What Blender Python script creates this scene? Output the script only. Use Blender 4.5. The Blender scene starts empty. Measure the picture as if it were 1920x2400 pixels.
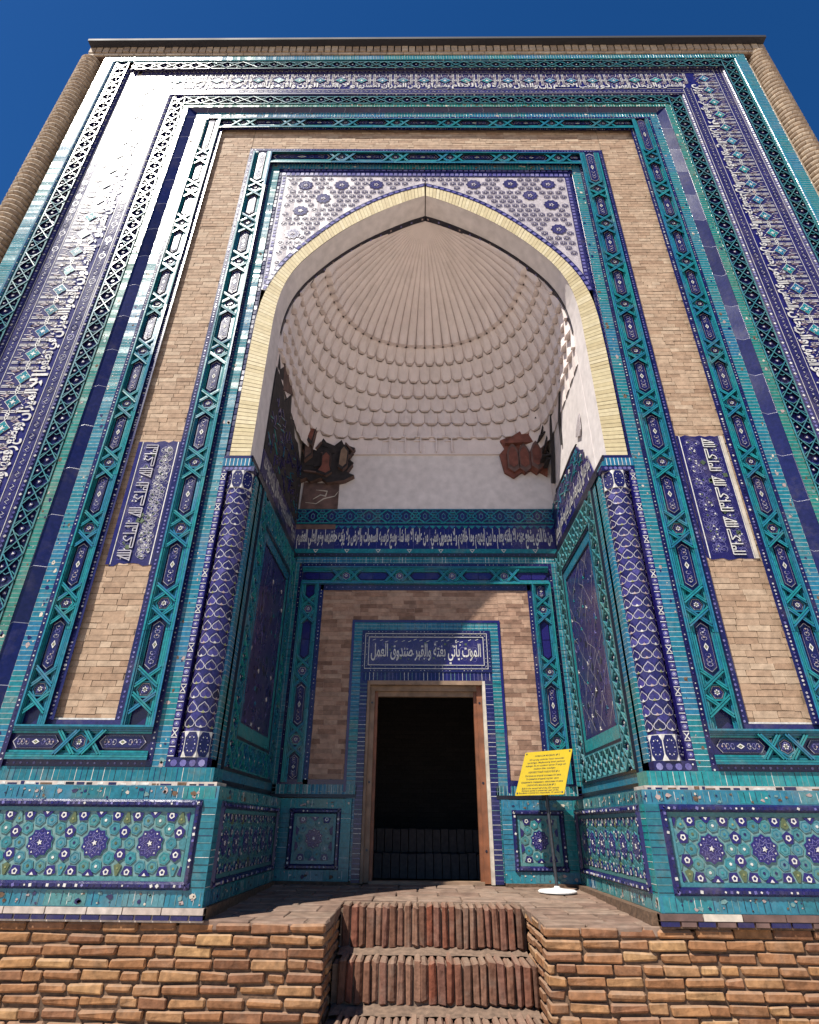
import bpy, bmesh, math, random, unicodedata
from mathutils import Vector, Matrix
random.seed(7)
S = bpy.context.scene
COL = S.collection
# ------------------------------------------------------------------ camera
CAM = Vector((-.077, -4.8, .585))
YAW, PIT, ROL = [math.radians(v) for v in (1.08, 28.39, .528)]
def make_camera():
    c, s, cy, sy = math.cos(PIT), math.sin(PIT), math.cos(YAW), math.sin(YAW)
    fw = Vector((-sy*c, cy*c, s)); rt = Vector((cy, sy, 0)); up = rt.cross(fw)
    cr, sr = math.cos(ROL), math.sin(ROL)
    rt2 = rt*cr + up*sr*-1 if False else rt*cr - up*(-sr)*-1
    # picture right/down = rotation of (rt,-up) by ROL
    right = rt*cr + up*sr
    upp = up*cr - rt*sr
    M = Matrix((right, upp, -fw)).transposed().to_4x4(); M.translation = CAM
    cd = bpy.data.cameras.new('camera'); co = bpy.data.objects.new('camera', cd); COL.objects.link(co)
    cd.sensor_fit = 'HORIZONTAL'; cd.sensor_width = 36; cd.lens = 1358.2/1920*36
    cd.clip_end = 2000; cd.clip_start = .05
    co.matrix_world = M; S.camera = co
make_camera()
# ------------------------------------------------------------------ light
SUN = Vector((-.488, -.565, 1.06)).normalized()
EL = math.asin(SUN.z); AZ = math.atan2(SUN.x, SUN.y)
W = bpy.data.worlds.new('World'); S.world = W; W.use_nodes = True
nt = W.node_tree; bg = nt.nodes['Background']; bg.inputs['Strength'].default_value = .062
sky = nt.nodes.new('ShaderNodeTexSky'); sky.sky_type = 'NISHITA'; sky.sun_disc = False
sky.sun_elevation = EL; sky.sun_rotation = AZ; sky.altitude = 700; sky.air_density = 1.0; sky.dust_density = .3; sky.ozone_density = 4.0
hs = nt.nodes.new('ShaderNodeHueSaturation'); hs.inputs['Saturation'].default_value = 1.31; hs.inputs['Hue'].default_value = .507
nt.links.new(sky.outputs[0], hs.inputs['Color']); nt.links.new(hs.outputs[0], bg.inputs['Color'])
sd = bpy.data.lights.new('sun', 'SUN'); sd.energy = 4.6; sd.angle = math.radians(.5); sd.color = (1, .95, .86)
so = bpy.data.objects.new('sun', sd); COL.objects.link(so); so.rotation_euler = SUN.to_track_quat('Z', 'Y').to_euler(); so.location = SUN*40
S.view_settings.view_transform = 'Standard'; S.view_settings.look = 'None'; S.view_settings.gamma = 1; S.view_settings.exposure = 0.85
S.cycles.max_bounces = 8; S.cycles.sample_clamp_indirect = 4

# ------------------------------------------------------------------ materials
def nodes(m):
    m.use_nodes = True; t = m.node_tree; return t, t.nodes, t.links, t.nodes['Principled BSDF']
def mk(name, c1, c2=None, rough=.3, brick=None, mortar=(.6,.58,.55), msize=.004, bump=.3, patch=None, noise=30, nfac=.25, spec=.5, island=None, dirt=0, wavy=.25, coat=0, dust=0):
    """procedural surface: brick=(w,h) draws courses from the UV map; patch tints whole blocks; island tints each loose piece."""
    m = bpy.data.materials.new(name); t, N, L, b = nodes(m); c2 = c2 or c1
    def n(kind, **kw):
        x = N.new(kind)
        for k, v in kw.items(): setattr(x, k, v)
        return x
    geo = n('ShaderNodeNewGeometry'); tc = n('ShaderNodeTexCoord')
    ns = n('ShaderNodeTexNoise'); ns.inputs['Scale'].default_value = noise; ns.inputs['Detail'].default_value = 6; L.new(tc.outputs['Object'], ns.inputs['Vector'])
    nl = n('ShaderNodeTexNoise'); nl.inputs['Scale'].default_value = 1.7; nl.inputs['Detail'].default_value = 4; L.new(tc.outputs['Object'], nl.inputs['Vector'])
    h = None
    if brick:
        bt = n('ShaderNodeTexBrick'); L.new(tc.outputs['UV'], bt.inputs['Vector'])
        bt.inputs['Scale'].default_value = 1; bt.inputs['Brick Width'].default_value = brick[0]; bt.inputs['Row Height'].default_value = brick[1]
        bt.inputs['Mortar Size'].default_value = msize; bt.inputs['Mortar Smooth'].default_value = .3; bt.offset = .5; bt.inputs['Bias'].default_value = 0
        bt.inputs['Color1'].default_value = (*c1, 1); bt.inputs['Color2'].default_value = (*c2, 1); bt.inputs['Mortar'].default_value = (*mortar, 1)
        if len(brick) > 2:   # distort the courses a little
            ad = n('ShaderNodeMixRGB', blend_type='ADD'); ad.inputs[0].default_value = brick[2]; dn = n('ShaderNodeTexNoise'); dn.inputs['Scale'].default_value = 5
            L.new(tc.outputs['UV'], dn.inputs['Vector']); L.new(tc.outputs['UV'], ad.inputs[1]); L.new(dn.outputs['Color'], ad.inputs[2]); L.new(ad.outputs[0], bt.inputs['Vector'])
        col = bt.outputs['Color']; h = bt.outputs['Fac']
    elif island:
        cr = n('ShaderNodeValToRGB'); L.new(geo.outputs['Random Per Island'], cr.inputs[0]); e = cr.color_ramp; e.interpolation = 'LINEAR'
        k = len(island)
        e.elements[0].color = (*island[0], 1); e.elements[1].color = (*island[-1], 1)
        for i in range(1, k-1):
            q = e.elements.new(i/(k-1)); q.color = (*island[i], 1)
        col = cr.outputs[0]
    else:
        mx = n('ShaderNodeMixRGB'); mx.inputs[1].default_value = (*c1, 1); mx.inputs[2].default_value = (*c2, 1); L.new(nl.outputs[0], mx.inputs[0]); col = mx.outputs[0]
    if patch:
        pb = n('ShaderNodeTexBrick'); L.new(tc.outputs['UV'], pb.inputs['Vector']); pb.inputs['Scale'].default_value = 1; pb.offset = .37
        pb.inputs['Brick Width'].default_value = patch[0]; pb.inputs['Row Height'].default_value = patch[1]; pb.inputs['Mortar Size'].default_value = 0
        pb.inputs['Color1'].default_value = (0,0,0,1); pb.inputs['Color2'].default_value = (1,1,1,1); pb.inputs['Bias'].default_value = 0
        mx = n('ShaderNodeMixRGB', blend_type='MIX'); mx.inputs[2].default_value = (*patch[2], 1)
        mu = n('ShaderNodeMath', operation='MULTIPLY'); mu.inputs[1].default_value = patch[3]; L.new(pb.outputs['Color'], mu.inputs[0]); L.new(mu.outputs[0], mx.inputs[0])
        if brick:   # keep joints
            iv = n('ShaderNodeMath', operation='SUBTRACT'); iv.inputs[0].default_value = 1; L.new(h, iv.inputs[1]); m2 = n('ShaderNodeMath', operation='MULTIPLY'); L.new(mu.outputs[0], m2.inputs[0]); L.new(iv.outputs[0], m2.inputs[1]); L.new(m2.outputs[0], mx.inputs[0])
        L.new(col, mx.inputs[1]); col = mx.outputs[0]
    mul = n('ShaderNodeMixRGB', blend_type='MULTIPLY'); mul.inputs[0].default_value = nfac*2
    rp = n('ShaderNodeMapRange'); rp.inputs['From Min'].default_value = .3; rp.inputs['From Max'].default_value = .7; rp.inputs['To Min'].default_value = .35; rp.inputs['To Max'].default_value = 1.25
    L.new(ns.outputs[0], rp.inputs[0]); L.new(rp.outputs[0], mul.inputs[2]); L.new(col, mul.inputs[1]); col = mul.outputs[0]
    if dirt:
        dm = n('ShaderNodeMixRGB'); dm.inputs[2].default_value = (.27, .22, .175, 1); dr = n('ShaderNodeMapRange'); dr.inputs['From Min'].default_value = .52; dr.inputs['From Max'].default_value = .72; dr.inputs['To Max'].default_value = dirt
        d2 = n('ShaderNodeTexNoise'); d2.inputs['Scale'].default_value = 4.3; d2.inputs['Detail'].default_value = 9; d2.inputs['Roughness'].default_value = .68; L.new(tc.outputs['Object'], d2.inputs['Vector'])
        L.new(d2.outputs[0], dr.inputs[0]); L.new(dr.outputs[0], dm.inputs[0]); L.new(col, dm.inputs[1]); col = dm.outputs[0]
    if dust:
        sx = n('ShaderNodeSeparateXYZ'); L.new(geo.outputs['Normal'], sx.inputs[0]); du = n('ShaderNodeMapRange'); du.inputs['From Min'].default_value = .3; du.inputs['From Max'].default_value = .95; du.inputs['To Max'].default_value = dust; L.new(sx.outputs['Z'], du.inputs[0])
        dk = n('ShaderNodeMixRGB'); dk.inputs[2].default_value = (.31, .235, .175, 1); L.new(du.outputs[0], dk.inputs[0]); L.new(col, dk.inputs[1]); col = dk.outputs[0]
    L.new(col, b.inputs['Base Color'])
    rr = n('ShaderNodeMapRange'); rr.inputs['To Min'].default_value = max(.05, rough-.1); rr.inputs['To Max'].default_value = min(1, rough+.12); L.new(nl.outputs[0], rr.inputs[0]); L.new(rr.outputs[0], b.inputs['Roughness'])
    b.inputs['Specular IOR Level'].default_value = spec
    if coat: b.inputs['Coat Weight'].default_value = coat; b.inputs['Coat Roughness'].default_value = .12
    bp = n('ShaderNodeBump'); bp.inputs['Strength'].default_value = bump; bp.inputs['Distance'].default_value = .01
    hm = n('ShaderNodeMath', operation='MULTIPLY_ADD'); hm.inputs[1].default_value = wavy; hm.inputs[2].default_value = 0; L.new(ns.outputs[0], hm.inputs[0])
    if h is not None:
        sb = n('ShaderNodeMath', operation='SUBTRACT'); L.new(hm.outputs[0], sb.inputs[0]); L.new(h, sb.inputs[1]); L.new(sb.outputs[0], bp.inputs['Height'])
    else: L.new(hm.outputs[0], bp.inputs['Height'])
    if rough < .36:   # hand-laid glazed tiles: each is tilted a little
        wn = n('ShaderNodeTexWhiteNoise'); wn.noise_dimensions = '1D'
        if brick:
            b2 = n('ShaderNodeTexBrick'); L.new(tc.outputs['UV'], b2.inputs['Vector']); b2.inputs['Scale'].default_value = 1; b2.inputs['Brick Width'].default_value = brick[0]; b2.inputs['Row Height'].default_value = brick[1]; b2.inputs['Mortar Size'].default_value = 0
            b2.inputs['Color1'].default_value = (0,0,0,1); b2.inputs['Color2'].default_value = (1,1,1,1); L.new(b2.outputs['Color'], wn.inputs['W'])
        else: L.new(geo.outputs['Random Per Island'], wn.inputs['W'])
        v1 = n('ShaderNodeVectorMath', operation='SUBTRACT'); v1.inputs[1].default_value = (.5, .5, .5); L.new(wn.outputs['Color'], v1.inputs[0])
        v2 = n('ShaderNodeVectorMath', operation='SCALE'); v2.inputs['Scale'].default_value = .13; L.new(v1.outputs[0], v2.inputs[0])
        v3 = n('ShaderNodeVectorMath', operation='ADD'); L.new(bp.outputs[0], v3.inputs[0]); L.new(v2.outputs[0], v3.inputs[1])
        v4 = n('ShaderNodeVectorMath', operation='NORMALIZE'); L.new(v3.outputs[0], v4.inputs[0]); L.new(v4.outputs[0], b.inputs['Normal'])
        return m
    L.new(bp.outputs[0], b.inputs['Normal'])
    return m
TEAL = (.012, .170, .195); TEALG = (.018, .17, .14); TEALB = (.02, .14, .25)
M = {}
M['teal'] = mk('teal_glaze', TEAL, TEALB, .26, island=[TEAL, (.016,.21,.22), TEALB, (.012,.135,.16)], dirt=.25, wavy=.4)
M['teal_brick'] = mk('teal_glazed_brick', TEAL, (.01,.16,.17), .26, brick=(.9,.042), mortar=(.26,.32,.32), msize=.0035, patch=(.7,.42,(.022,.135,.24),1.0), bump=.5, dirt=.3)
M['teal_green_brick'] = mk('green_glazed_brick', (.01,.19,.17), TEALG, .26, brick=(.9,.042), mortar=(.22,.25,.22), msize=.0035, patch=(.7,.5,(.05,.17,.12),.8), bump=.5, dirt=.35)
M['navy_slab'] = mk('navy_glazed_slab', (.008,.010,.075), (.012,.012,.06), .24, brick=(.9,.52), mortar=(.25,.25,.32), msize=.003, bump=.3, dirt=.12)
M['navy'] = mk('navy_glaze', (.008,.010,.085), (.014,.010,.06), .26, dirt=.15, noise=60)
M['cobalt'] = mk('cobalt_glaze', (.010,.008,.135), (.016,.011,.085), .26, dirt=.12, noise=60)
M['purple'] = mk('violet_glaze', (.030,.022,.115), (.020,.018,.075), .28, dirt=.2, noise=60)
M['dark'] = mk('black_glaze', (.008,.008,.018), (.012,.01,.02), .3, noise=60)
M['white'] = mk('white_glaze', (.66,.64,.58), (.52,.5,.47), .3, dirt=.25, noise=40)
M['pink'] = mk('unglazed_biscuit', (.42,.30,.27), (.30,.23,.22), .5, noise=60)
M['spandrel'] = mk('pale_mosaic_ground', (.52,.47,.46), (.42,.37,.40), .34, noise=40, dirt=.2)
M['heart'] = mk('dark_violet_glaze', (.03,.025,.14), (.03,.025,.14), .24, island=[(.055,.045,.19),(.016,.013,.075),(.035,.03,.13),(.010,.008,.045),(.075,.065,.22)], noise=50, dirt=.1)
M['joint'] = mk('grey_white_glaze', (.42,.40,.42), (.34,.32,.36), .35, noise=40, dirt=.3)
M['kufic'] = mk('deep_violet_glaze', (.014,.011,.10), (.022,.016,.075), .27, dirt=.25, noise=60)
M['turq'] = mk('pale_turquoise_glaze', (.02,.19,.21), (.04,.21,.19), .28, island=[(.03,.16,.205),(.055,.215,.235),(.07,.19,.185),(.04,.17,.20),(.08,.20,.235)], noise=50, dirt=.2)
M['grout'] = mk('grey_green_grout', (.16,.27,.26), (.11,.21,.21), .5, noise=40)
M['olive'] = mk('olive_glaze', (.06,.095,.045), (.11,.13,.06), .3, noise=50)
M['yellow_green'] = mk('yellow_green_glaze', (.28,.28,.11), (.2,.22,.09), .3)
M['lilac'] = mk('lilac_glaze', (.14,.12,.36), (.07,.06,.26), .26, island=[(.15,.135,.33),(.085,.075,.25),(.21,.195,.37),(.05,.042,.18)], noise=60, dirt=.2)
M['buff'] = mk('buff_brick', (.56,.40,.265), (.40,.255,.155), .75, island=[(.40,.275,.185),(.33,.215,.14),(.45,.335,.235),(.29,.185,.12),(.42,.30,.205),(.36,.245,.165)], bump=.6, noise=20, nfac=.2, spec=.2, wavy=.8)
M['buff_mortar'] = mk('buff_mortar', (.26,.185,.12), (.20,.14,.09), .9, noise=20, bump=.5)
M['rosy_mortar'] = mk('rosy_mortar', (.44,.29,.22), (.36,.23,.17), .9, noise=20, bump=.5)
M['buff_dark'] = mk('rosy_brick', (.47,.29,.215), (.22,.125,.09), .8, island=[(.36,.22,.155),(.40,.26,.185),(.33,.195,.135),(.20,.115,.08),(.38,.24,.17),(.42,.285,.205),(.17,.095,.068)], bump=.6, noise=18, nfac=.22, spec=.2, wavy=.8)
M['cream_brick'] = mk('cream_brick', (.62,.54,.33), (.54,.44,.25), .7, island=[(.52,.44,.265),(.46,.375,.215),(.56,.48,.31),(.50,.42,.245)], bump=.4, noise=18, nfac=.12, spec=.25)
M['plaster'] = mk('lime_plaster', (.70,.645,.625), (.62,.56,.54), .85, noise=9, nfac=.12, bump=.25, spec=.15, wavy=.6)
M['muq'] = mk('old_lime_plaster', (.74,.655,.62), (.66,.565,.535), .85, noise=5, nfac=.07, bump=.25, spec=.12, wavy=.6, dirt=.22)
M['trim'] = mk('pale_plaster_trim', (.60,.54,.46), (.45,.38,.30), .8, noise=14)
M['wood'] = mk('old_timber', (.26,.085,.03), (.15,.06,.03), .55, noise=8, nfac=.35)
M['wood_pale'] = mk('weathered_timber', (.30,.20,.13), (.18,.11,.07), .7, noise=10, nfac=.3)
M['terracotta'] = mk('broken_terracotta', (.22,.068,.045), (.14,.05,.036), .8, noise=12, nfac=.35, wavy=1)
M['char'] = mk('dark_break_and_cavity', (.035,.027,.026), (.02,.016,.018), .85, noise=14, nfac=.4, wavy=1)
M['brown'] = mk('bare_brown_wall', (.17,.095,.075), (.10,.06,.055), .8, noise=9, nfac=.4, wavy=1)
M['wall_brick'] = mk('fired_brick', (0,0,0), None, .85, island=[(.20,.088,.042),(.29,.138,.062),(.165,.072,.038),(.32,.165,.07),(.235,.108,.052),(.38,.22,.10),(.25,.12,.062),(.19,.085,.045)], noise=22, nfac=.32, spec=.2, bump=.8, wavy=1.2, dirt=.2, dust=.5)
M['step_brick'] = mk('worn_step_brick', (0,0,0), None, .88, island=[(.13,.06,.038),(.19,.09,.058),(.11,.054,.036),(.21,.11,.072),(.16,.07,.05),(.18,.055,.03),(.15,.075,.05)], noise=22, nfac=.3, spec=.2, bump=.8, wavy=1.2, dirt=.35, dust=.45)
M['mortar'] = mk('clay_mortar', (.15,.085,.05), (.10,.06,.035), .95, noise=26, nfac=.4, bump=.9, wavy=1.2)
M['dust'] = mk('dusty_mortar', (.20,.135,.095), (.155,.10,.068), .95, noise=20, nfac=.3, bump=.6, wavy=1)
M['paving'] = mk('worn_paving', (.33,.22,.16), (.26,.17,.125), .85, island=[(.20,.135,.098),(.245,.17,.128),(.175,.11,.082),(.225,.15,.11)], noise=10, nfac=.3, spec=.25, bump=.5, wavy=1, dirt=.5)
M['white_brick'] = mk('pale_edging_brick', (.50,.42,.36), (.40,.33,.28), .6, island=[(.52,.44,.38),(.42,.34,.29),(.48,.41,.36)], noise=20)
M['cornice_brick'] = mk('cornice_brick', (.50,.39,.28), None, .75, island=[(.38,.28,.19),(.28,.20,.135),(.44,.34,.24),(.33,.24,.165)], noise=20)
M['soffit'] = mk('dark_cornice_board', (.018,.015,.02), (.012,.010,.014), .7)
M['inner_brick'] = mk('shade_dark_brick', (.16,.115,.095), (.10,.075,.065), .9, noise=20)  # step brick colour darkened to carry the shade of the room
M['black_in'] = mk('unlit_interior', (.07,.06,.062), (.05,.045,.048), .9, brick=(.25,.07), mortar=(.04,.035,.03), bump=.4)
M['sign'] = mk('yellow_enamel', (.42,.30,.012), (.38,.27,.012), .35, nfac=.04, bump=.02)
M['ink'] = mk('black_ink', (.02,.018,.01), None, .5)
M['steel'] = mk('dark_steel', (.10,.10,.11), (.06,.06,.07), .4); M['steel'].node_tree.nodes['Principled BSDF'].inputs['Metallic'].default_value = .6
M['base_white'] = mk('white_painted_base', (.72,.71,.69), (.62,.6,.58), .45, nfac=.08)
M['ground'] = mk('street_paving', (.58,.49,.41), (.50,.42,.34), .9, brick=(.3,.3), mortar=(.18,.14,.1), bump=.4)
M['earth'] = mk('mud_brick_mass', (.40,.31,.22), (.32,.24,.17), .9, brick=(.255,.066), mortar=(.36,.29,.22))

# ------------------------------------------------------------------ mesh builder
class MB:
    def __init__(s): s.v = []; s.f = []; s.m = []; s.u = []; s.mats = []
    def mi(s, k):
        if k not in s.mats: s.mats.append(k)
        return s.mats.index(k)
    def face(s, pts, mat, uv=None):
        i = len(s.v); s.v += [tuple(p) for p in pts]; s.f.append(tuple(range(i, i+len(pts)))); s.m.append(s.mi(mat)); s.u.append(uv or [(0,0)]*len(pts))
    def mesh(s, vs, fs, mat):
        i = len(s.v); s.v += [tuple(p) for p in vs]; k = s.mi(mat)
        for f in fs: s.f.append(tuple(i+j for j in f)); s.m.append(k); s.u.append([(0,0)]*len(f))
    def prism(s, Mp, poly, d0, d1, mat, side=None):
        """poly in band coordinates (s,t), raised from d0 to d1, one loose piece"""
        n = len(poly); i = len(s.v)
        s.v += [tuple(Mp(a, b, d1)) for a, b in poly]
        s.f.append(tuple(range(i, i+n))); s.m.append(s.mi(mat)); s.u.append([(a, b) for a, b in poly])
        if abs(d1-d0) > 1e-6:
            s.v += [tuple(Mp(a, b, d0)) for a, b in poly]; k = s.mi(side or mat)
            for j in range(n):
                q = (j+1) % n; s.f.append((i+j, i+q, i+n+q, i+n+j)); s.m.append(k); s.u.append([poly[j], poly[q], poly[q], poly[j]])
    def bar(s, Mp, p, q, w, d0, d1, mat):
        dx, dy = q[0]-p[0], q[1]-p[1]; l = math.hypot(dx, dy) or 1; nx, ny = -dy/l*w/2, dx/l*w/2
        s.prism(Mp, [(p[0]+nx, p[1]+ny), (q[0]+nx, q[1]+ny), (q[0]-nx, q[1]-ny), (p[0]-nx, p[1]-ny)], d0, d1, mat)
    def ribbon(s, Mp, pts, w, d, mat, taper=False, d0=None):
        n = len(pts); L = []; R = []
        for i, p in enumerate(pts):
            a = pts[max(0, i-1)]; b = pts[min(n-1, i+1)]; dx, dy = b[0]-a[0], b[1]-a[1]; l = math.hypot(dx, dy) or 1
            ww = w*(1-.75*abs(2*i/(n-1)-1)) if taper else w
            L.append((p[0]-dy/l*ww/2, p[1]+dx/l*ww/2)); R.append((p[0]+dy/l*ww/2, p[1]-dx/l*ww/2))
        i0 = len(s.v); s.v += [tuple(Mp(a, b, d)) for a, b in L] + [tuple(Mp(a, b, d)) for a, b in R]; k = s.mi(mat)
        for i in range(n-1): s.f.append((i0+i, i0+i+1, i0+n+i+1, i0+n+i)); s.m.append(k); s.u.append([(0,0)]*4)
    def ring(s, Mp, poly, inner, d0, d1, mat):
        """outline of poly, inner = shrunken copy"""
        n = len(poly); i = len(s.v); s.v += [tuple(Mp(a, b, d1)) for a, b in poly] + [tuple(Mp(a, b, d1)) for a, b in inner]; k = s.mi(mat)
        for j in range(n):
            q = (j+1) % n; s.f.append((i+j, i+q, i+n+q, i+n+j)); s.m.append(k); s.u.append([(0,0)]*4)
    def box(s, lo, hi, mat, uvs=True):
        x0, y0, z0 = lo; x1, y1, z1 = hi
        i = len(s.v); s.v += [(x0,y0,z0),(x1,y0,z0),(x1,y1,z0),(x0,y1,z0),(x0,y0,z1),(x1,y0,z1),(x1,y1,z1),(x0,y1,z1)]
        k = s.mi(mat)
        for f in ((0,3,2,1),(4,5,6,7),(0,1,5,4),(1,2,6,5),(2,3,7,6),(3,0,4,7)):
            s.f.append(tuple(i+j for j in f)); s.m.append(k)
            P = [s.v[i+j] for j in f]
            flat = 2 if abs(P[0][2]-P[2][2]) < 1e-6 else (1 if abs(P[0][1]-P[2][1]) < 1e-6 else 0)
            s.u.append([(p[0], p[1]) if flat == 2 else ((p[0], p[2]) if flat == 1 else (p[1], p[2])) for p in P])
    def build(s, name, parent=None, smooth=False, loc=None):
        me = bpy.data.meshes.new(name); me.from_pydata(s.v, [], s.f)
        for k in s.mats: me.materials.append(M[k])
        me.polygons.foreach_set('material_index', s.m)
        uv = me.uv_layers.new(name='UVMap'); flat = [c for u in s.u for p in u for c in p]
        uv.data.foreach_set('uv', flat)
        if smooth: me.polygons.foreach_set('use_smooth', [True]*len(s.f))
        me.update(); o = bpy.data.objects.new(name, me); COL.objects.link(o)
        if parent: o.parent = parent; o.matrix_parent_inverse = Matrix.Translation(-Vector(ORIG(parent)))
        return o
def ORIG(o):
    p = Vector((0,0,0))
    return p+Vector(o.location) if o.type == 'EMPTY' else p
def thing(name, label, cat, loc, group=None):
    o = bpy.data.objects.new(name, None); COL.objects.link(o); o.location = loc; o['label'] = label; o['category'] = cat; o.empty_display_size = .2
    if group: o['group'] = group
    return o
def poly(n, r, cx=0, cy=0, rot=0, ry=None):
    return [(cx + r*math.cos(rot+2*math.pi*i/n), cy + (ry or r)*math.sin(rot+2*math.pi*i/n)) for i in range(n)]
def starp(n, r, r2, cx=0, cy=0, rot=0):
    return [(cx + (r if i % 2 == 0 else r2)*math.cos(rot+math.pi*i/n), cy + (r if i % 2 == 0 else r2)*math.sin(rot+math.pi*i/n)) for i in range(2*n)]
def shrink(p, k):
    cx = sum(a for a, _ in p)/len(p); cy = sum(b for _, b in p)/len(p)
    return [(cx+(a-cx)*k, cy+(b-cy)*k) for a, b in p]

# ------------------------------------------------------------------ lettering (outline font shaped by hand into joined Arabic forms)
FORMS = {}
for cp in range(0xFE80, 0xFEFD):
    dcm = unicodedata.decomposition(chr(cp)).split()
    if dcm: FORMS[(dcm[0], tuple(int(x, 16) for x in dcm[1:]))] = cp
def shape(txt):
    ch = [ord(c) for c in txt]; out = []; i = 0; prev = False
    def has(f, c): return (f, c) in FORMS
    while i < len(ch):
        c = (ch[i],); st = 1
        if ch[i] == 0x644 and i+1 < len(ch) and ('<isolated>', (0x644, ch[i+1])) in FORMS: c = (0x644, ch[i+1]); st = 2
        j = i+st
        joins_next = (has('<initial>', c) and j < len(ch) and any(has(f, (ch[j],)) for f in ('<final>',)))
        if not any(has(f, c) for f in ('<isolated>', '<final>')): out.append(chr(ch[i])); prev = False; i += 1; continue
        f = ('<medial>' if joins_next else '<final>') if prev else ('<initial>' if joins_next else '<isolated>')
        if not has(f, c): f = '<isolated>'
        out.append(chr(FORMS[(f, c)])); prev = joins_next; i = j
    return ''.join(reversed(out))
_tc = {}
def text2d(body, bold=0, res=2, spacing=1, align='LEFT'):
    key = (body, bold, res, spacing, align)
    if key in _tc: return _tc[key]
    c = bpy.data.curves.new('lettering', 'FONT'); c.body = body; c.resolution_u = res; c.offset = bold; c.space_character = spacing; c.align_x = align
    o = bpy.data.objects.new('lettering', c); COL.objects.link(o); bpy.context.view_layer.update()
    me = bpy.data.meshes.new_from_object(o.evaluated_get(bpy.context.evaluated_depsgraph_get()))
    v = [(p.co.x, p.co.y) for p in me.vertices]; f = [tuple(p.vertices) for p in me.polygons]
    bpy.data.objects.remove(o); bpy.data.curves.remove(c); bpy.data.meshes.remove(me)
    _tc[key] = (v, f); return v, f
def put_text(mb, Mp, body, s0, s1, t0, t1, d, mat, flip=False, bold=.012, arabic=True, fit=True):
    v, f = text2d(shape(body) if arabic else body, bold)
    if not v: return
    xs = [p[0] for p in v]; ys = [p[1] for p in v]; x0, x1, y0, y1 = min(xs), max(xs), min(ys), max(ys)
    def mp(p):
        a = (p[0]-x0)/(x1-x0); b = (p[1]-y0)/(y1-y0)
        if flip: a = 1-a
        return Mp(s0+a*(s1-s0), t0+b*(t1-t0), d)
    mb.mesh([mp(p) for p in v], f, mat)

# ------------------------------------------------------------------ the portal frame
def tru(xa, za, d):
    """position seen at (xa,za) in the facade plane, moved d metres towards the street"""
    k = (4.8-d)/4.8
    za -= .066*min(1, max(-1, xa/2.6))*min(1, max(0, (za-4)/5))   # the old front is not quite level
    return Vector((CAM.x+(xa-CAM.x)*k, -d, CAM.z+(za-CAM.z)*k))
def aL(a): return a+max(0, a-4.0)*.10
TOP = 6.55
def Mleft(a0): return lambda s, t, d: tru(-aL(a0+t), s, d)
def Mright(a0): return lambda s, t, d: tru(a0+t, s, d)
def Mtop(a0): return lambda s, t, d: tru(s, a0+t+TOP, d)
def sweep(mb, prof, mat, z0, vscale=1):
    """prof: list of (a,d) from outer to inner; swept up, across, down with mitred corners"""
    for (a1, d1), (a2, d2) in zip(prof, prof[1:]):
        w = math.hypot(a1-a2, d1-d2)
        A = [tru(-aL(a1), z0, d1), tru(-aL(a1), a1+TOP, d1), tru(a1, a1+TOP, d1), tru(a1, z0, d1)]
        B = [tru(-aL(a2), z0, d2), tru(-aL(a2), a2+TOP, d2), tru(a2, a2+TOP, d2), tru(a2, z0, d2)]
        mb.face([A[0], A[1], B[1], B[0]], mat, [(0, z0), (0, a1+TOP), (w, a2+TOP), (w, z0)])
        mb.face([A[1], A[2], B[2], B[1]], mat, [(0, -a1+.17), (0, a1+.17), (w, a2+.17), (w, -a2+.17)])
        mb.face([A[2], A[3], B[3], B[2]], mat, [(0, a1+TOP+.31), (0, z0+.31), (w, z0+.31), (w, a2+TOP+.31)])
def legs(a_in, a_out, z0):
    """three pattern runs of a band: (map, s0, s1, width, flip)"""
    w = a_out-a_in
    return [(Mleft(a_in), z0, a_out+TOP, w, False, 0), (Mtop(a_in), -a_in, a_in, w, False, 1), (Mright(a_in), z0, a_out+TOP, w, True, 2)]

def dots(mb, Mp, s0, s1, w, d, mat='white', step=.036, r=.009):
    n = int((s1-s0)/step)
    for i in range(n):
        s = s0+(i+.5)*(s1-s0)/n; rr = r*random.uniform(.55, 1.0)
        if random.random() < .05: continue
        mb.prism(Mp, poly(5, rr, s, w/2, random.random()), d, d+.003, mat if mat != 'white' else random.choice(('joint', 'lilac', 'joint', 'white', 'heart')))
def rails(mb, Mp, s0, s1, w, base, step, hs, mat):
    for i, h in enumerate(hs):
        for t0, t1 in ((i*step, (i+1)*step-.002), (w-(i+1)*step+.002, w-i*step)):
            n = max(1, int((s1-s0)/.74))
            for q in range(n):
                a, b = s0+(s1-s0)*q/n, s0+(s1-s0)*(q+1)/n-.003
                mb.prism(Mp, [(a, t0), (b, t0), (b, t1), (a, t1)], base-.01, base+h+random.uniform(-.002, .002), mat)
def medallion(mb, Mp, s, t, r, d, rot=0):
    p = poly(6, r, s, t, rot); mb.prism(Mp, p, d, d+.012, 'joint'); mb.prism(Mp, shrink(p, .86), d+.012, d+.015, 'purple')
    mb.prism(Mp, shrink(p, .66), d+.015, d+.018, 'lilac'); mb.prism(Mp, shrink(p, .58), d+.018, d+.021, 'cobalt')
    for k in range(6): mb.prism(Mp, poly(4, r*.14, s+r*.3*math.cos(k*math.pi/3), t+r*.3*math.sin(k*math.pi/3), k), d+.021, d+.024, 'white')
    mb.prism(Mp, poly(5, r*.12, s, t), d+.021, d+.024, 'yellow_green')
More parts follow.
